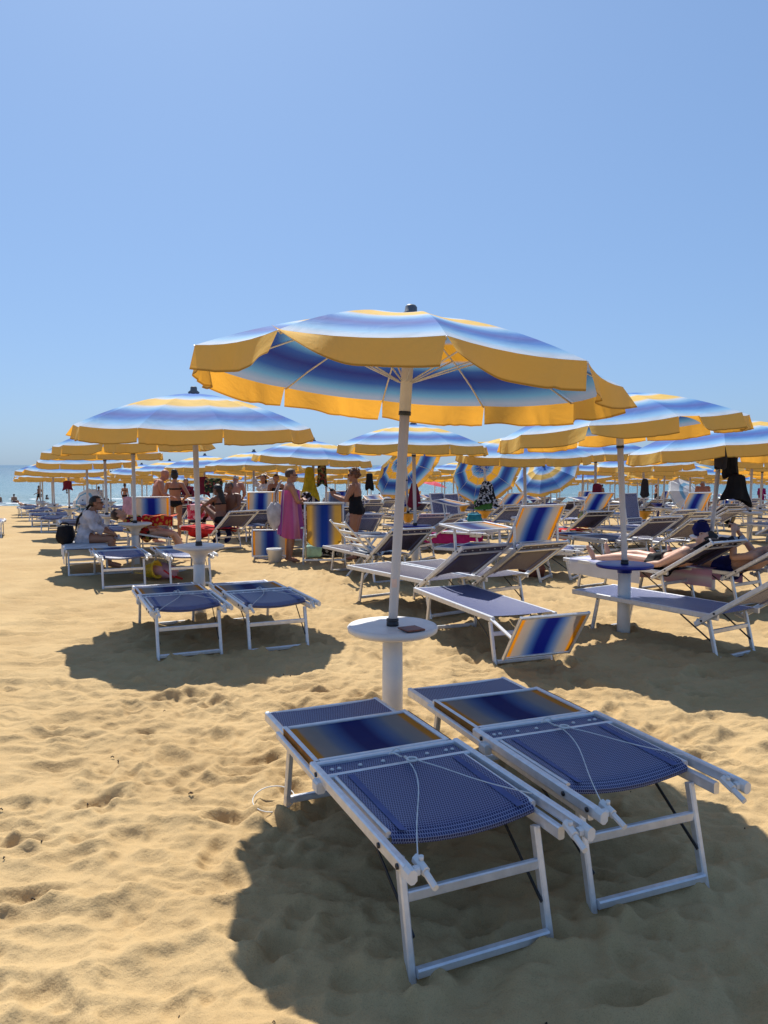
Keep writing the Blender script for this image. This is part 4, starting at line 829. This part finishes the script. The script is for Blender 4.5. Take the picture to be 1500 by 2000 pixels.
    def thigh():
        m_ = np.full(nv, 9.)
        for s in 'lr':
            d = (P[s + 'kn'] - P[s + 'hip']).normalized(); a = along(P[s + 'hip'], d); dist = np.linalg.norm(cov - np.array(P[s + 'hip']) - a[:, None] * np.array(d), axis=1); m_ = np.where((dist < .13) & (a < m_), a, m_)
        return np.where(m_ > 8, -1., m_)
    def armd():
        m_ = np.full(nv, 9.)
        for s in 'lr':
            for a_, b_ in (('sh', 'el'), ('el', 'wr')):
                A_, B_ = P[s + a_], P[s + b_]; d = (B_ - A_); L_ = d.length; d = d / L_; a = np.clip(along(A_, d), .05 if a_ == 'sh' else 0, L_ + .12); m_ = np.minimum(m_, np.linalg.norm(cov - np.array(A_) - a[:, None] * np.array(d), axis=1))
        return m_
    def legd():
        m_ = np.full(nv, 9.); 
        for s in 'lr':
            for a_, b_ in (('hip', 'kn'), ('kn', 'an')):
                A_, B_ = P[s + a_], P[s + b_]; d = (B_ - A_); L_ = d.length; d = d / L_; a = np.clip(along(A_, d), 0, L_); m_ = np.minimum(m_, np.linalg.norm(cov - np.array(A_) - a[:, None] * np.array(d), axis=1))
        return m_
    torso = None
    fa = np.array([list(p.vertices) for p in body.polygons if len(p.vertices) == 4])
    for nm, mat, *arg in wear:
        armm = armd() > .062 * bk
        zt = None
        if nm == 'briefs': sel = armm & (tt < .045) & (tt > -.16) & (thigh() < .03 + .5 * np.maximum(0, .13 - np.abs(xx))); off = .005
        elif nm == 'trunks': sel = armm & (tt < .10) & (thigh() < arg[0]); sel |= (thigh() < arg[0]) & (thigh() > .02) & armm; sel &= tt < .10; off = .016
        elif nm == 'bikini_top': sel = armm & (np.abs(tt - L - .005) < (.02 + .035 * (along(ch, fwd) > .06))) & (legd() > .1); off = .005
        elif nm == 'swimsuit': sel = armm & (tt < L + .05 + .05 * (along(ch, fwd) > .02)) & (thigh() < .05) & ((along(ch, fwd) > -.03) | (tt < L * .75)); off = .005
        elif nm == 'shirt': sel = (tt > -.13) & (tt < LN - .02) & ((armd() > 0)) & (legd() > .0) & (thigh() < .10); wri = np.minimum(np.linalg.norm(cov - np.array(P['lwr']), axis=1), np.linalg.norm(cov - np.array(P['rwr']), axis=1)); sel = (sel | (armd() < .075)) & (wri > .13) & (np.linalg.norm(cov - np.array(hc), axis=1) > .17) & ((legd() > .095) | (thigh() < .08)); off = .028
        keep = sel[fa].all(axis=1) if len(fa) else []
        ff = fa[keep]
        if not len(ff): continue
        uq, inv = np.unique(ff, return_inverse=True); pos = cov[uq] + nov[uq] * off
        if off > .012: pos = pos + nov[uq] * (.012 * np.sin(pos[:, 2] * 38 + pos[:, 0] * 25)[:, None]) - np.array([0, 0, .0])
        cm = MB(); cm.add([tuple(p) for p in pos], inv.reshape(-1, 4).tolist(), smooth=True); build(nm, cm, mat, t)
    # hair
    style, hm = hair; h = MB(); rn = random.Random(len(label))
    def scalp(top=.03, back=-.075, front=.045, th=1.10, rough=.03):
        def fn(d):
            return th * (1 + rough * math.sin(9 * d.x + 7 * d.z) * math.sin(8 * d.y + 2) + rough * .7 * math.sin(17 * d.z + 13 * d.x))
        q = MB(); q.ell((0, 0, 0), .080, .100, .095, 22, 16, None, fn)
        vs = [Vector(v) for v in q.v]; keepf = [f for f in q.f if all((vs[i].y < front or vs[i].z > .05) and (vs[i].z > (-.02 if vs[i].y > -.02 else back)) for i in f)]
        h.add([hp_(v.x, v.y - .012, v.z + .03) for v in vs], keepf, smooth=True)
    if style != 'bald': scalp(th=1.06 if style == 'short' else 1.12, rough=.10 if style == 'curly' else .03, back=-.10 if style != 'short' else -.07)
    if style == 'curly':
        for q in range(46):
            a = rn.uniform(0, 6.28); el_ = rn.uniform(-.35, 1.4); d = V(math.cos(a) * math.cos(el_), math.sin(a) * math.cos(el_), math.sin(el_))
            if d.y > .45 and d.z < .55: continue
            h.ell(hp_(d.x * .088, -.015 + d.y * .105, .03 + d.z * .1), .03, .03, .03, 8, 6)
    if style == 'bun':
        h.ell(hp_(0, -.06, .13), .06, .06, .05, 14, 10, fn=lambda d: 1 + .06 * math.sin(11 * d.x) * math.sin(9 * d.z)); 
        for q in range(16): a = q * .39; h.ell(hp_(.05 * math.cos(a), -.04 + .05 * math.sin(a), .12 + .02 * math.sin(3 * a)), .026, .026, .024, 8, 6)
    if style == 'long' or style == 'tail':
        w0 = .075 if style == 'long' else .055; ln = .46 if style == 'long' else .52
        drop = -up if style == 'long' else (-up * .9 - fz * .12).normalized()
        base = hp_(0, -.07, .02); bk_ = -fwd
        ob = 1 if style == 'long' else 2.2; pts = [base, base + drop * ln * .25 + bk_ * .03 * ob, base + drop * ln * .6 + bk_ * .065 * ob, base + drop * ln + bk_ * .055 * ob]
        vs = []; wid = [w0, w0 * 1.15, w0 * 1.05, w0 * .35]; ns = 12
        for p, wd in zip(pts, wid): vs += [p + hr * wd * math.cos(a) * (1 + .06 * math.sin(5 * a)) + bk_ * wd * .45 * math.sin(a) for a in [2 * math.pi * q / ns for q in range(ns)]]
        h.add(vs, [[i * ns + j, i * ns + (j + 1) % ns, (i + 1) * ns + (j + 1) % ns, (i + 1) * ns + j] for i in range(3) for j in range(ns)] + [list(range(ns)), list(range(3 * ns, 4 * ns))], smooth=True)
    if h.v: build('hair', h, hm, t)
    if fine:
        for s in (-1, 1):
            e_ = MB()
            if glasses: e_.ell(hp_(s * .033, .096, .008), .028, .008, .022, 12, 8, HM); e_.tube([hp_(s * .058, .088, .012), hp_(s * .084, .0, .012)], .0035, 6); build('lens', e_, 'lens_dark', t)
            else: e_.ell(hp_(s * .031, .087, .006), .013, .007, .007, 10, 6, HM); build('eye', e_, 'eye_dark', t)
        e_ = MB(); e_.ell(hp_(0, .090, -.068), .023, .009, .0075, 12, 6, HM); build('mouth', e_, 'lips', t)
    return t

# woman in white sitting on a lounger
SIT = dict(pelvis=V(0, 0, .53), lhip=V(-.09, .03, .51), rhip=V(.09, .03, .51), lkn=V(-.12, .43, .50), rkn=V(.12, .45, .50), lan=V(-.11, .36, .09), ran=V(.12, .40, .09), ltoe=V(-.12, .54, .03), rtoe=V(.13, .58, .03))
person('dark haired woman in a loose white shirt sitting sideways on a lounger', -4.66, 11.95, -82, 1.54, {**SIT, 'chest': V(0, .06, .84), 'neck': V(0, .12, 1.0), 'head': V(0, .19, 1.10), 'face': V(0, 1, .08), 'lsh': V(-.17, .09, .95), 'rsh': V(.17, .09, .95), 'lel': V(-.22, .20, .70), 'rel': V(.22, .20, .70), 'lwr': V(-.10, .40, .60), 'rwr': V(.10, .42, .60)}, 'skin_tan', ('tail', 'hair_black'), [('shirt', 'white_shirt_cloth')], True, glasses=True, z=-.01)
person('bald man with reddened skin bending his head, beside the woman in the bikini', -5.05, 17.0, -62, 1.68, {'chest': V(0, .06, 1.24), 'neck': V(0, .12, 1.40), 'head': V(0, .20, 1.51), 'face': V(0, .85, -.5), 'lel': V(-.25, .08, 1.10), 'rel': V(.25, .10, 1.10), 'lwr': V(-.16, .30, 1.02), 'rwr': V(.16, .32, 1.02), 'lsh': V(-.19, .05, 1.36), 'rsh': V(.19, .05, 1.36)}, 'skin_red', ('bald', 'hair_grey'), [('trunks', 'wine_cloth', .3)], False, bulk=1.12)
person('woman in a black bikini seen from behind with one hand on her hip', -4.85, 17.8, 3, 1.62, {'rel': V(.34, -.10, 1.12), 'rwr': V(.19, .02, .98), 'lel': V(-.24, .02, 1.12), 'lwr': V(-.26, .14, .90), 'lan': V(-.13, -.03, .075), 'lkn': V(-.12, .02, .48), 'ltoe': V(-.16, .12, .025)}, 'skin_tan', ('bun', 'hair_black'), [('briefs', 'black_cloth'), ('bikini_top', 'black_cloth')], True)
# pink towel
P_ = person('woman wrapped in a pink striped towel with folded arms', -1.57, 12.8, -72, 1.56, {'lel': V(-.22, .10, 1.10), 'rel': V(.22, .10, 1.10), 'lwr': V(.06, .20, 1.13), 'rwr': V(-.06, .22, 1.07), 'head': V(0, .03, 1.555)}, 'skin_tan', ('short', 'hair_brown'), [], True, bulk=1.12, glasses=True)
mb = MB(); 
def wrap(u, v):
    a = u * 2 * math.pi; f = 1 + (.02 + .07 * v) * math.sin(8 * a + 2 * v) + .03 * v * math.sin(17 * a); rx = (.195 + .06 * v - .02 * math.sin(v * 6)) * f; ry = (.155 + .09 * v) * f
    return (rx * math.cos(a), ry * math.sin(a) + .02 + .01 * v, 1.30 - .86 * v - .05 * v * math.sin(a) + .02 * math.sin(3 * a) * v)
mb.grid(wrap, 60, 18, lambda u, v: ((u * 2) % 1.0, v)); build('towel_wrap', mb, 'pink_towel', P_)
tb = empty('tote_bag', (-1.82, 12.72, .60), R(20)); tag(tb, 'pale cloth tote bag hanging behind the woman in pink', 'bag')
mb = MB(); mb.ell((0, 0, .18), .13, .09, .25, 20, 14, fn=lambda d: 1 + .06 * math.sin(7 * d.x + 5 * d.z) - .25 * max(0, d.z) * (1 - abs(d.x))); build('bag_body', mb, 'tote_cloth', tb)
mb = MB(); mb.tube([(-.02, .0, .36), (.0, .02, .52), (.10, .05, .70), (.14, .06, .74)], .012, 7); mb.tube([(.03, .0, .36), (.05, .02, .52), (.12, .07, .70), (.15, .08, .74)], .012, 7); build('strap', mb, 'tote_cloth', tb)
person('woman in a black swimsuit with curly hair raising her hands in talk', -.50, 13.1, 78, 1.56, {'lel': V(-.22, .12, 1.10), 'rel': V(.22, .14, 1.08), 'lwr': V(-.15, .38, 1.20), 'rwr': V(.13, .40, 1.18), 'lhand': V(0, .3, 1), 'rhand': V(.1, .4, .9), 'pelvis': V(0, -.03, .93), 'lhip': V(-.09, -.03, .9), 'rhip': V(.09, -.03, .9)}, 'skin_tan', ('curly', 'hair_auburn'), [('swimsuit', 'black_cloth')], True, bulk=1.14, glasses=True)
# couple on the red towel
person('long haired woman sitting with raised knees on the red towel', -3.42, 16.1, 62, 1.62, {'pelvis': V(0, 0, .52), 'lhip': V(-.09, .02, .50), 'rhip': V(.09, .02, .50), 'lkn': V(-.10, .40, .78), 'rkn': V(.10, .34, .76), 'lan': V(-.10, .62, .46), 'ran': V(.10, .58, .46), 'ltoe': V(-.1, .78, .44), 'rtoe': V(.1, .74, .44), 'chest': V(0, .02, .83), 'neck': V(0, .06, 1.0), 'head': V(0, .10, 1.13), 'lsh': V(-.17, .05, .95), 'rsh': V(.17, .05, .95), 'lel': V(-.2, .25, .82), 'rel': V(.2, .25, .82), 'lwr': V(-.06, .46, .84), 'rwr': V(.06, .46, .84)}, 'skin_dark', ('long', 'hair_black'), [('briefs', 'black_cloth'), ('bikini_top', 'black_cloth')], True, z=-.02)
person('tanned man sitting beside the long haired woman on the red towel', -3.28, 16.5, 165, 1.7, {**SIT, 'chest': V(0, .03, .84), 'neck': V(0, .06, 1.0), 'head': V(0, .11, 1.12), 'lsh': V(-.19, .04, .95), 'rsh': V(.19, .04, .95), 'lel': V(-.24, .14, .72), 'rel': V(.24, .14, .72), 'lwr': V(-.12, .36, .60), 'rwr': V(.12, .36, .60)}, 'skin_dark', ('short', 'hair_black'), [('trunks', 'navy_cloth', .25)], z=-.02)
person('man with bare red back standing with his back turned behind the couple', -4.3, 22.0, 0, 1.72, {'chest': V(0, .10, 1.22), 'neck': V(0, .19, 1.36), 'head': V(0, .29, 1.44), 'face': V(0, .7, -.7), 'lsh': V(-.2, .1, 1.33), 'rsh': V(.2, .1, 1.33), 'lel': V(-.28, .12, 1.07), 'rel': V(.28, .12, 1.07), 'lwr': V(-.2, .3, .95), 'rwr': V(.2, .3, .95)}, 'skin_red', ('short', 'hair_grey'), [('trunks', 'navy_cloth', .25)], bulk=1.15, fine=False)
person('woman in a dark bikini standing behind the raised shades', -2.85, 20.3, 200, 1.6, {'lwr': V(-.1, .2, 1.05), 'rwr': V(.1, .2, 1.0), 'lel': V(-.24, .05, 1.1), 'rel': V(.24, .05, 1.1)}, 'skin_tan', ('short', 'hair_black'), [('briefs', 'black_cloth'), ('bikini_top', 'black_cloth')], True, fine=False)
person('woman gathering her long dark hair with raised arms', -3.3, 21.0, 160, 1.62, {'lel': V(-.32, .04, 1.52), 'rel': V(.30, .04, 1.54), 'lwr': V(-.13, -.02, 1.62), 'rwr': V(.1, -.03, 1.64)}, 'skin_tan', ('long', 'hair_black'), [('shirt', 'white_cloth'), ('briefs', 'navy_cloth')], True, fine=False)
person('man in black briefs bending forward with his back to the camera', 11.6, 27.8, -4, 1.70, {'chest': V(0, .16, 1.20), 'neck': V(0, .27, 1.32), 'head': V(.05, .38, 1.38), 'face': V(0, .6, -.8), 'lsh': V(-.2, .17, 1.30), 'rsh': V(.2, .17, 1.30), 'lel': V(-.25, .22, 1.02), 'rel': V(.27, .2, 1.02), 'lwr': V(-.17, .38, .86), 'rwr': V(.27, .30, .78), 'lan': V(-.08, -.03, .075), 'ran': V(.08, -.03, .075)}, 'skin_red', ('short', 'hair_grey'), [('briefs', 'black_cloth')], bulk=1.12)
# sunbathers: lying on the loungers (feet towards the foot end)
LIE = {'pelvis': V(0, .10, .50), 'lhip': V(-.09, .13, .49), 'rhip': V(.09, .13, .49), 'lkn': V(-.13, .55, .53), 'rkn': V(.13, .56, .55), 'lan': V(-.16, .97, .47), 'ran': V(.12, .98, .48), 'ltoe': V(-.2, 1.06, .62), 'rtoe': V(.14, 1.06, .63),
       'chest': V(0, -.19, .60), 'neck': V(0, -.34, .72), 'head': V(0, -.45, .80), 'face': V(0, .55, .8), 'lsh': V(-.19, -.29, .66), 'rsh': V(.19, -.29, .66), 'lel': V(-.27, -.05, .52), 'rel': V(.27, -.05, .52), 'lwr': V(-.24, .2, .48), 'rwr': V(.24, .2, .48)}
person('fair sunbather in dark trunks lying on the striped towel lounger', 3.42, 9.1, 34, 1.74, LIE, 'skin_fair', ('short', 'hair_black'), [('trunks', 'black_cloth', .1)], z=-.09)
person('fair sunbather at the right border lying back and holding a phone up', 4.14, 8.87, 33, 1.72, {**LIE, 'lel': V(-.22, -.05, .62), 'rel': V(.22, -.05, .62), 'lwr': V(-.05, .06, .88), 'rwr': V(.05, .06, .88)}, 'skin_fair', ('short', 'hair_brown'), [('trunks', 'navy_cloth', .12)], z=-.09)
Mx = Matrix.Translation((4.14, 8.87, -.09)) @ Matrix.Rotation(R(33), 4, 'Z')
t = empty('phone', Mx @ V(0, .12, 1.02)); t.rotation_euler = (R(20), 0, R(33)); tag(t, 'dark phone held up by the sunbather at the right border', 'phone')
mb = MB(); mb.bar((0, 0, -.07), (0, 0, .07), .07, .009, (0, 1, 0)); build('body', mb, 'dark_steel', t)
mb = MB(); mb.grid(lambda u, v: ((u - .5) * .062, -.0055, (v - .5) * .128), 1, 1); build('screen', mb, 'lens_dark', t)
# reclining person with wraps on the chair left
person('person reclining under a red and yellow flowered wrap behind the funnel table', -3.95, 12.75, -70, 1.6, {**SIT, 'chest': V(0, -.2, .66), 'neck': V(0, -.36, .76), 'head': V(0, -.46, .84), 'face': V(0, .5, .85), 'lsh': V(-.17, -.3, .72), 'rsh': V(.17, -.3, .72), 'lel': V(-.24, -.1, .56), 'rel': V(.24, -.1, .56), 'lwr': V(-.15, .12, .58), 'rwr': V(.15, .12, .58), 'lan': V(-.1, .62, .12), 'ran': V(.12, .66, .12), 'ltoe': V(-.1, .78, .05), 'rtoe': V(.12, .82, .05)}, 'skin_fair', ('short', 'hair_brown'), [('shirt', 'floral_red_yellow')], True)
mb = MB(); mb.grid(lambda u, v: (-.02 + .50 * (u - .5), -.22 + .02 * math.sin(9 * u), .80 - .16 * v + .01 * math.sin(12 * u)), 16, 6); mb.grid(lambda u, v: (-.02 + .50 * (u - .5), -.22 + .40 * v, .80 + .012 * math.sin(10 * u + 4 * v)), 16, 8)
o = build('draped_towel', mb, 'red_gold_print'); o.location = (-3.72, 12.85, -.04); tag(o, 'red and gold towel over the reclining person behind the funnel table', 'towel')
t = empty('folding_chair', (-3.85, 12.7, gz(-3.8, 12.7)), R(-70)); tag(t, 'low chair with dark flowered cover under the reclining person', 'chair')
mb = MB(); mb.grid(lambda u, v: ((u - .5) * .56, -.45 + .75 * v, .42 + .26 * max(0, .5 - v) - .02 * math.sin(math.pi * u)), 10, 12); build('seat_cover', mb, 'floral_dark', t)
for sx in (-.26, .26):
    for sy in (-.36, .24): mb = MB(); mb.bar((sx, sy, .44), (sx, sy + (.05 if sy > 0 else -.05), -.02), .026, .026, (0, 1, 0)); build('leg', mb, 'aluminium', t)
for sx in (-.275, .275): mb = MB(); mb.bar((sx, -.45, .55), (sx, .3, .40), .022, .03); build('side_rail', mb, 'aluminium', t)
mb = MB(); mb.bar((-.26, .27, .2), (.26, .27, .2), .022, .03); build('cross_bar', mb, 'aluminium', t)
# people by the water
WALK = {'lkn': V(-.10, .16, .49), 'lan': V(-.10, .16, .09), 'ltoe': V(-.10, .32, .03), 'rkn': V(.10, -.02, .49), 'ran': V(.10, -.26, .12), 'rtoe': V(.10, -.12, .03), 'lel': V(-.23, -.05, 1.1), 'lwr': V(-.22, .2, 1.0), 'rel': V(.24, -.12, 1.1), 'rwr': V(.24, -.08, .86)}
far = dict(fine=False)
person('dark figure in trunks walking left along the water edge', -27.4, 61.0, 78, 1.66, WALK, 'skin_dark', ('short', 'hair_black'), [('trunks', 'black_cloth', .16)], **far)
LIES = {k_: v_ + V(0, 0, -.40) for k_, v_ in LIE.items() if k_ != 'face'}; LIES['face'] = V(0, .2, 1)
person('sunbather lying on the sand near the water on the left', -27.0, 57.5, -80, 1.66, LIES, 'skin_tan', ('short', 'hair_black'), [('trunks', 'black_cloth', .12)], **far)
SITS = {k_: (v_ + V(0, 0, -.40)) for k_, v_ in SIT.items()}
SITS.update(lkn=V(-.12, .38, .45), rkn=V(.12, .38, .45), lan=V(-.12, .6, .1), ran=V(.12, .6, .1), ltoe=V(-.12, .75, .05), rtoe=V(.12, .75, .05), chest=V(0, .02, .44), neck=V(0, .05, .60), head=V(0, .08, .73), lsh=V(-.18, .03, .55), rsh=V(.18, .03, .55), lel=V(-.22, .2, .42), rel=V(.22, .2, .42), lwr=V(-.1, .36, .46), rwr=V(.1, .36, .46))
person('person in a pale top standing by the water left of the bottle', -16.9, 45.5, 20, 1.45, None, 'skin_tan', ('short', 'hair_black'), [('shirt', 'white_cloth'), ('trunks', 'navy_cloth', .3)], **far)
person('person sitting at the water edge left of the bottle', -16.0, 44.0, 10, 1.6, SITS, 'skin_dark', ('short', 'hair_black'), [('trunks', 'black_cloth', .2)], **far)
person('woman in dark bikini standing by the water left of the red skinned man', -16.2, 48, -15, 1.62, None, 'skin_tan', ('bun', 'hair_brown'), [('briefs', 'black_cloth'), ('bikini_top', 'black_cloth')], True, **far)
person('woman in a red top behind the red skinned man', -6.6, 25.6, 190, 1.6, {'lwr': V(-.1, .25, 1.1), 'rwr': V(.1, .25, 1.1), 'lel': V(-.24, .05, 1.1), 'rel': V(.24, .05, 1.1)}, 'skin_tan', ('long', 'hair_brown'), [('shirt', 'wine_cloth'), ('briefs', 'black_cloth')], True, **far)
person('dark haired child sitting at the water edge right of the curly haired woman', -.9, 53, 5, 1.4, SITS, 'skin_tan', ('short', 'hair_black'), [('trunks', 'navy_cloth', .2)], **far)
person('person in a white shirt standing in the shallows right of the curly haired woman', -.4, 66, 0, 1.5, None, 'skin_tan', ('short', 'hair_black'), [('shirt', 'grey_blue_cloth')], **far, z=-2.3)
person('woman in a magenta dress standing at the water edge, right border', 24.6, 50, 180, 1.62, None, 'skin_tan', ('long', 'hair_black'), [('shirt', 'magenta_cloth'), ('trunks', 'magenta_cloth', .34)], True, **far)
person('person sitting by the water right of the hung black garment', 21.6, 49, 0, 1.62, SITS, 'skin_fair', ('short', 'hair_black'), [('trunks', 'black_cloth', .2)], **far)
person('man in grey trunks standing at the water edge behind the black garment', 19.5, 55, 90, 1.7, WALK, 'skin_tan', ('short', 'hair_brown'), [('trunks', 'dark_grey_cloth', .25)], **far)
person('person standing at the water edge left of the right umbrella pole', 15.9, 56, 40, 1.66, None, 'skin_dark', ('short', 'hair_black'), [('trunks', 'black_cloth', .25)], **far)
person('person in a dark shirt standing right of the tilted umbrella by the water', 8.2, 56, 170, 1.6, None, 'skin_tan', ('short', 'hair_black'), [('shirt', 'dark_grey_cloth'), ('trunks', 'black_cloth', .25)], **far)
for k_, (lab, x, y, zz) in enumerate((('bather standing chest deep in the sea at the left border', -33.6, 67, -2.62), ('bather standing in the sea, second from the left border', -32.3, 67, -2.60), ('bather swimming left of the walking figure', -32.5, 74, -2.95), ('bather far out behind the leftmost poles', -38.0, 92, -3.0), ('bather in the sea seen between the left poles', -26.0, 72, -2.95), ('bather in the sea behind the pale shade', -17.0, 70, -2.8), ('bather in the sea right of the upright loungers', 9.2, 68, -2.7), ('bather in the sea left of the upright loungers', 7.0, 69, -2.75), ('bather in the sea behind the right umbrella pole', 21.5, 70, -2.8), ('bather in the sea beside the tipped white umbrella', 27.5, 68, -2.7))):
    person(lab, x, y, 40 * k_, 1.68, None, ('skin_dark', 'skin_tan')[k_ % 2], ('short', 'hair_black'), [('trunks', 'navy_cloth', .3)], **far, z=zz, group='bathers in the sea')
# grey blue towel held before the curly haired woman
hung('grey blue towel over the chair before the curly haired woman', 'towel', 'hanging_towel', -.86, 13.5, 1.12, .36, .5, 'grey_blue_cloth', .16, 21, .5, 0, -.5)
hung('patterned blue clothes hung behind the woman in pink', 'clothing', 'hanging_garment', -1.34, 13.25, 1.12, .26, .62, 'black_white_print', .18, 22, .6)
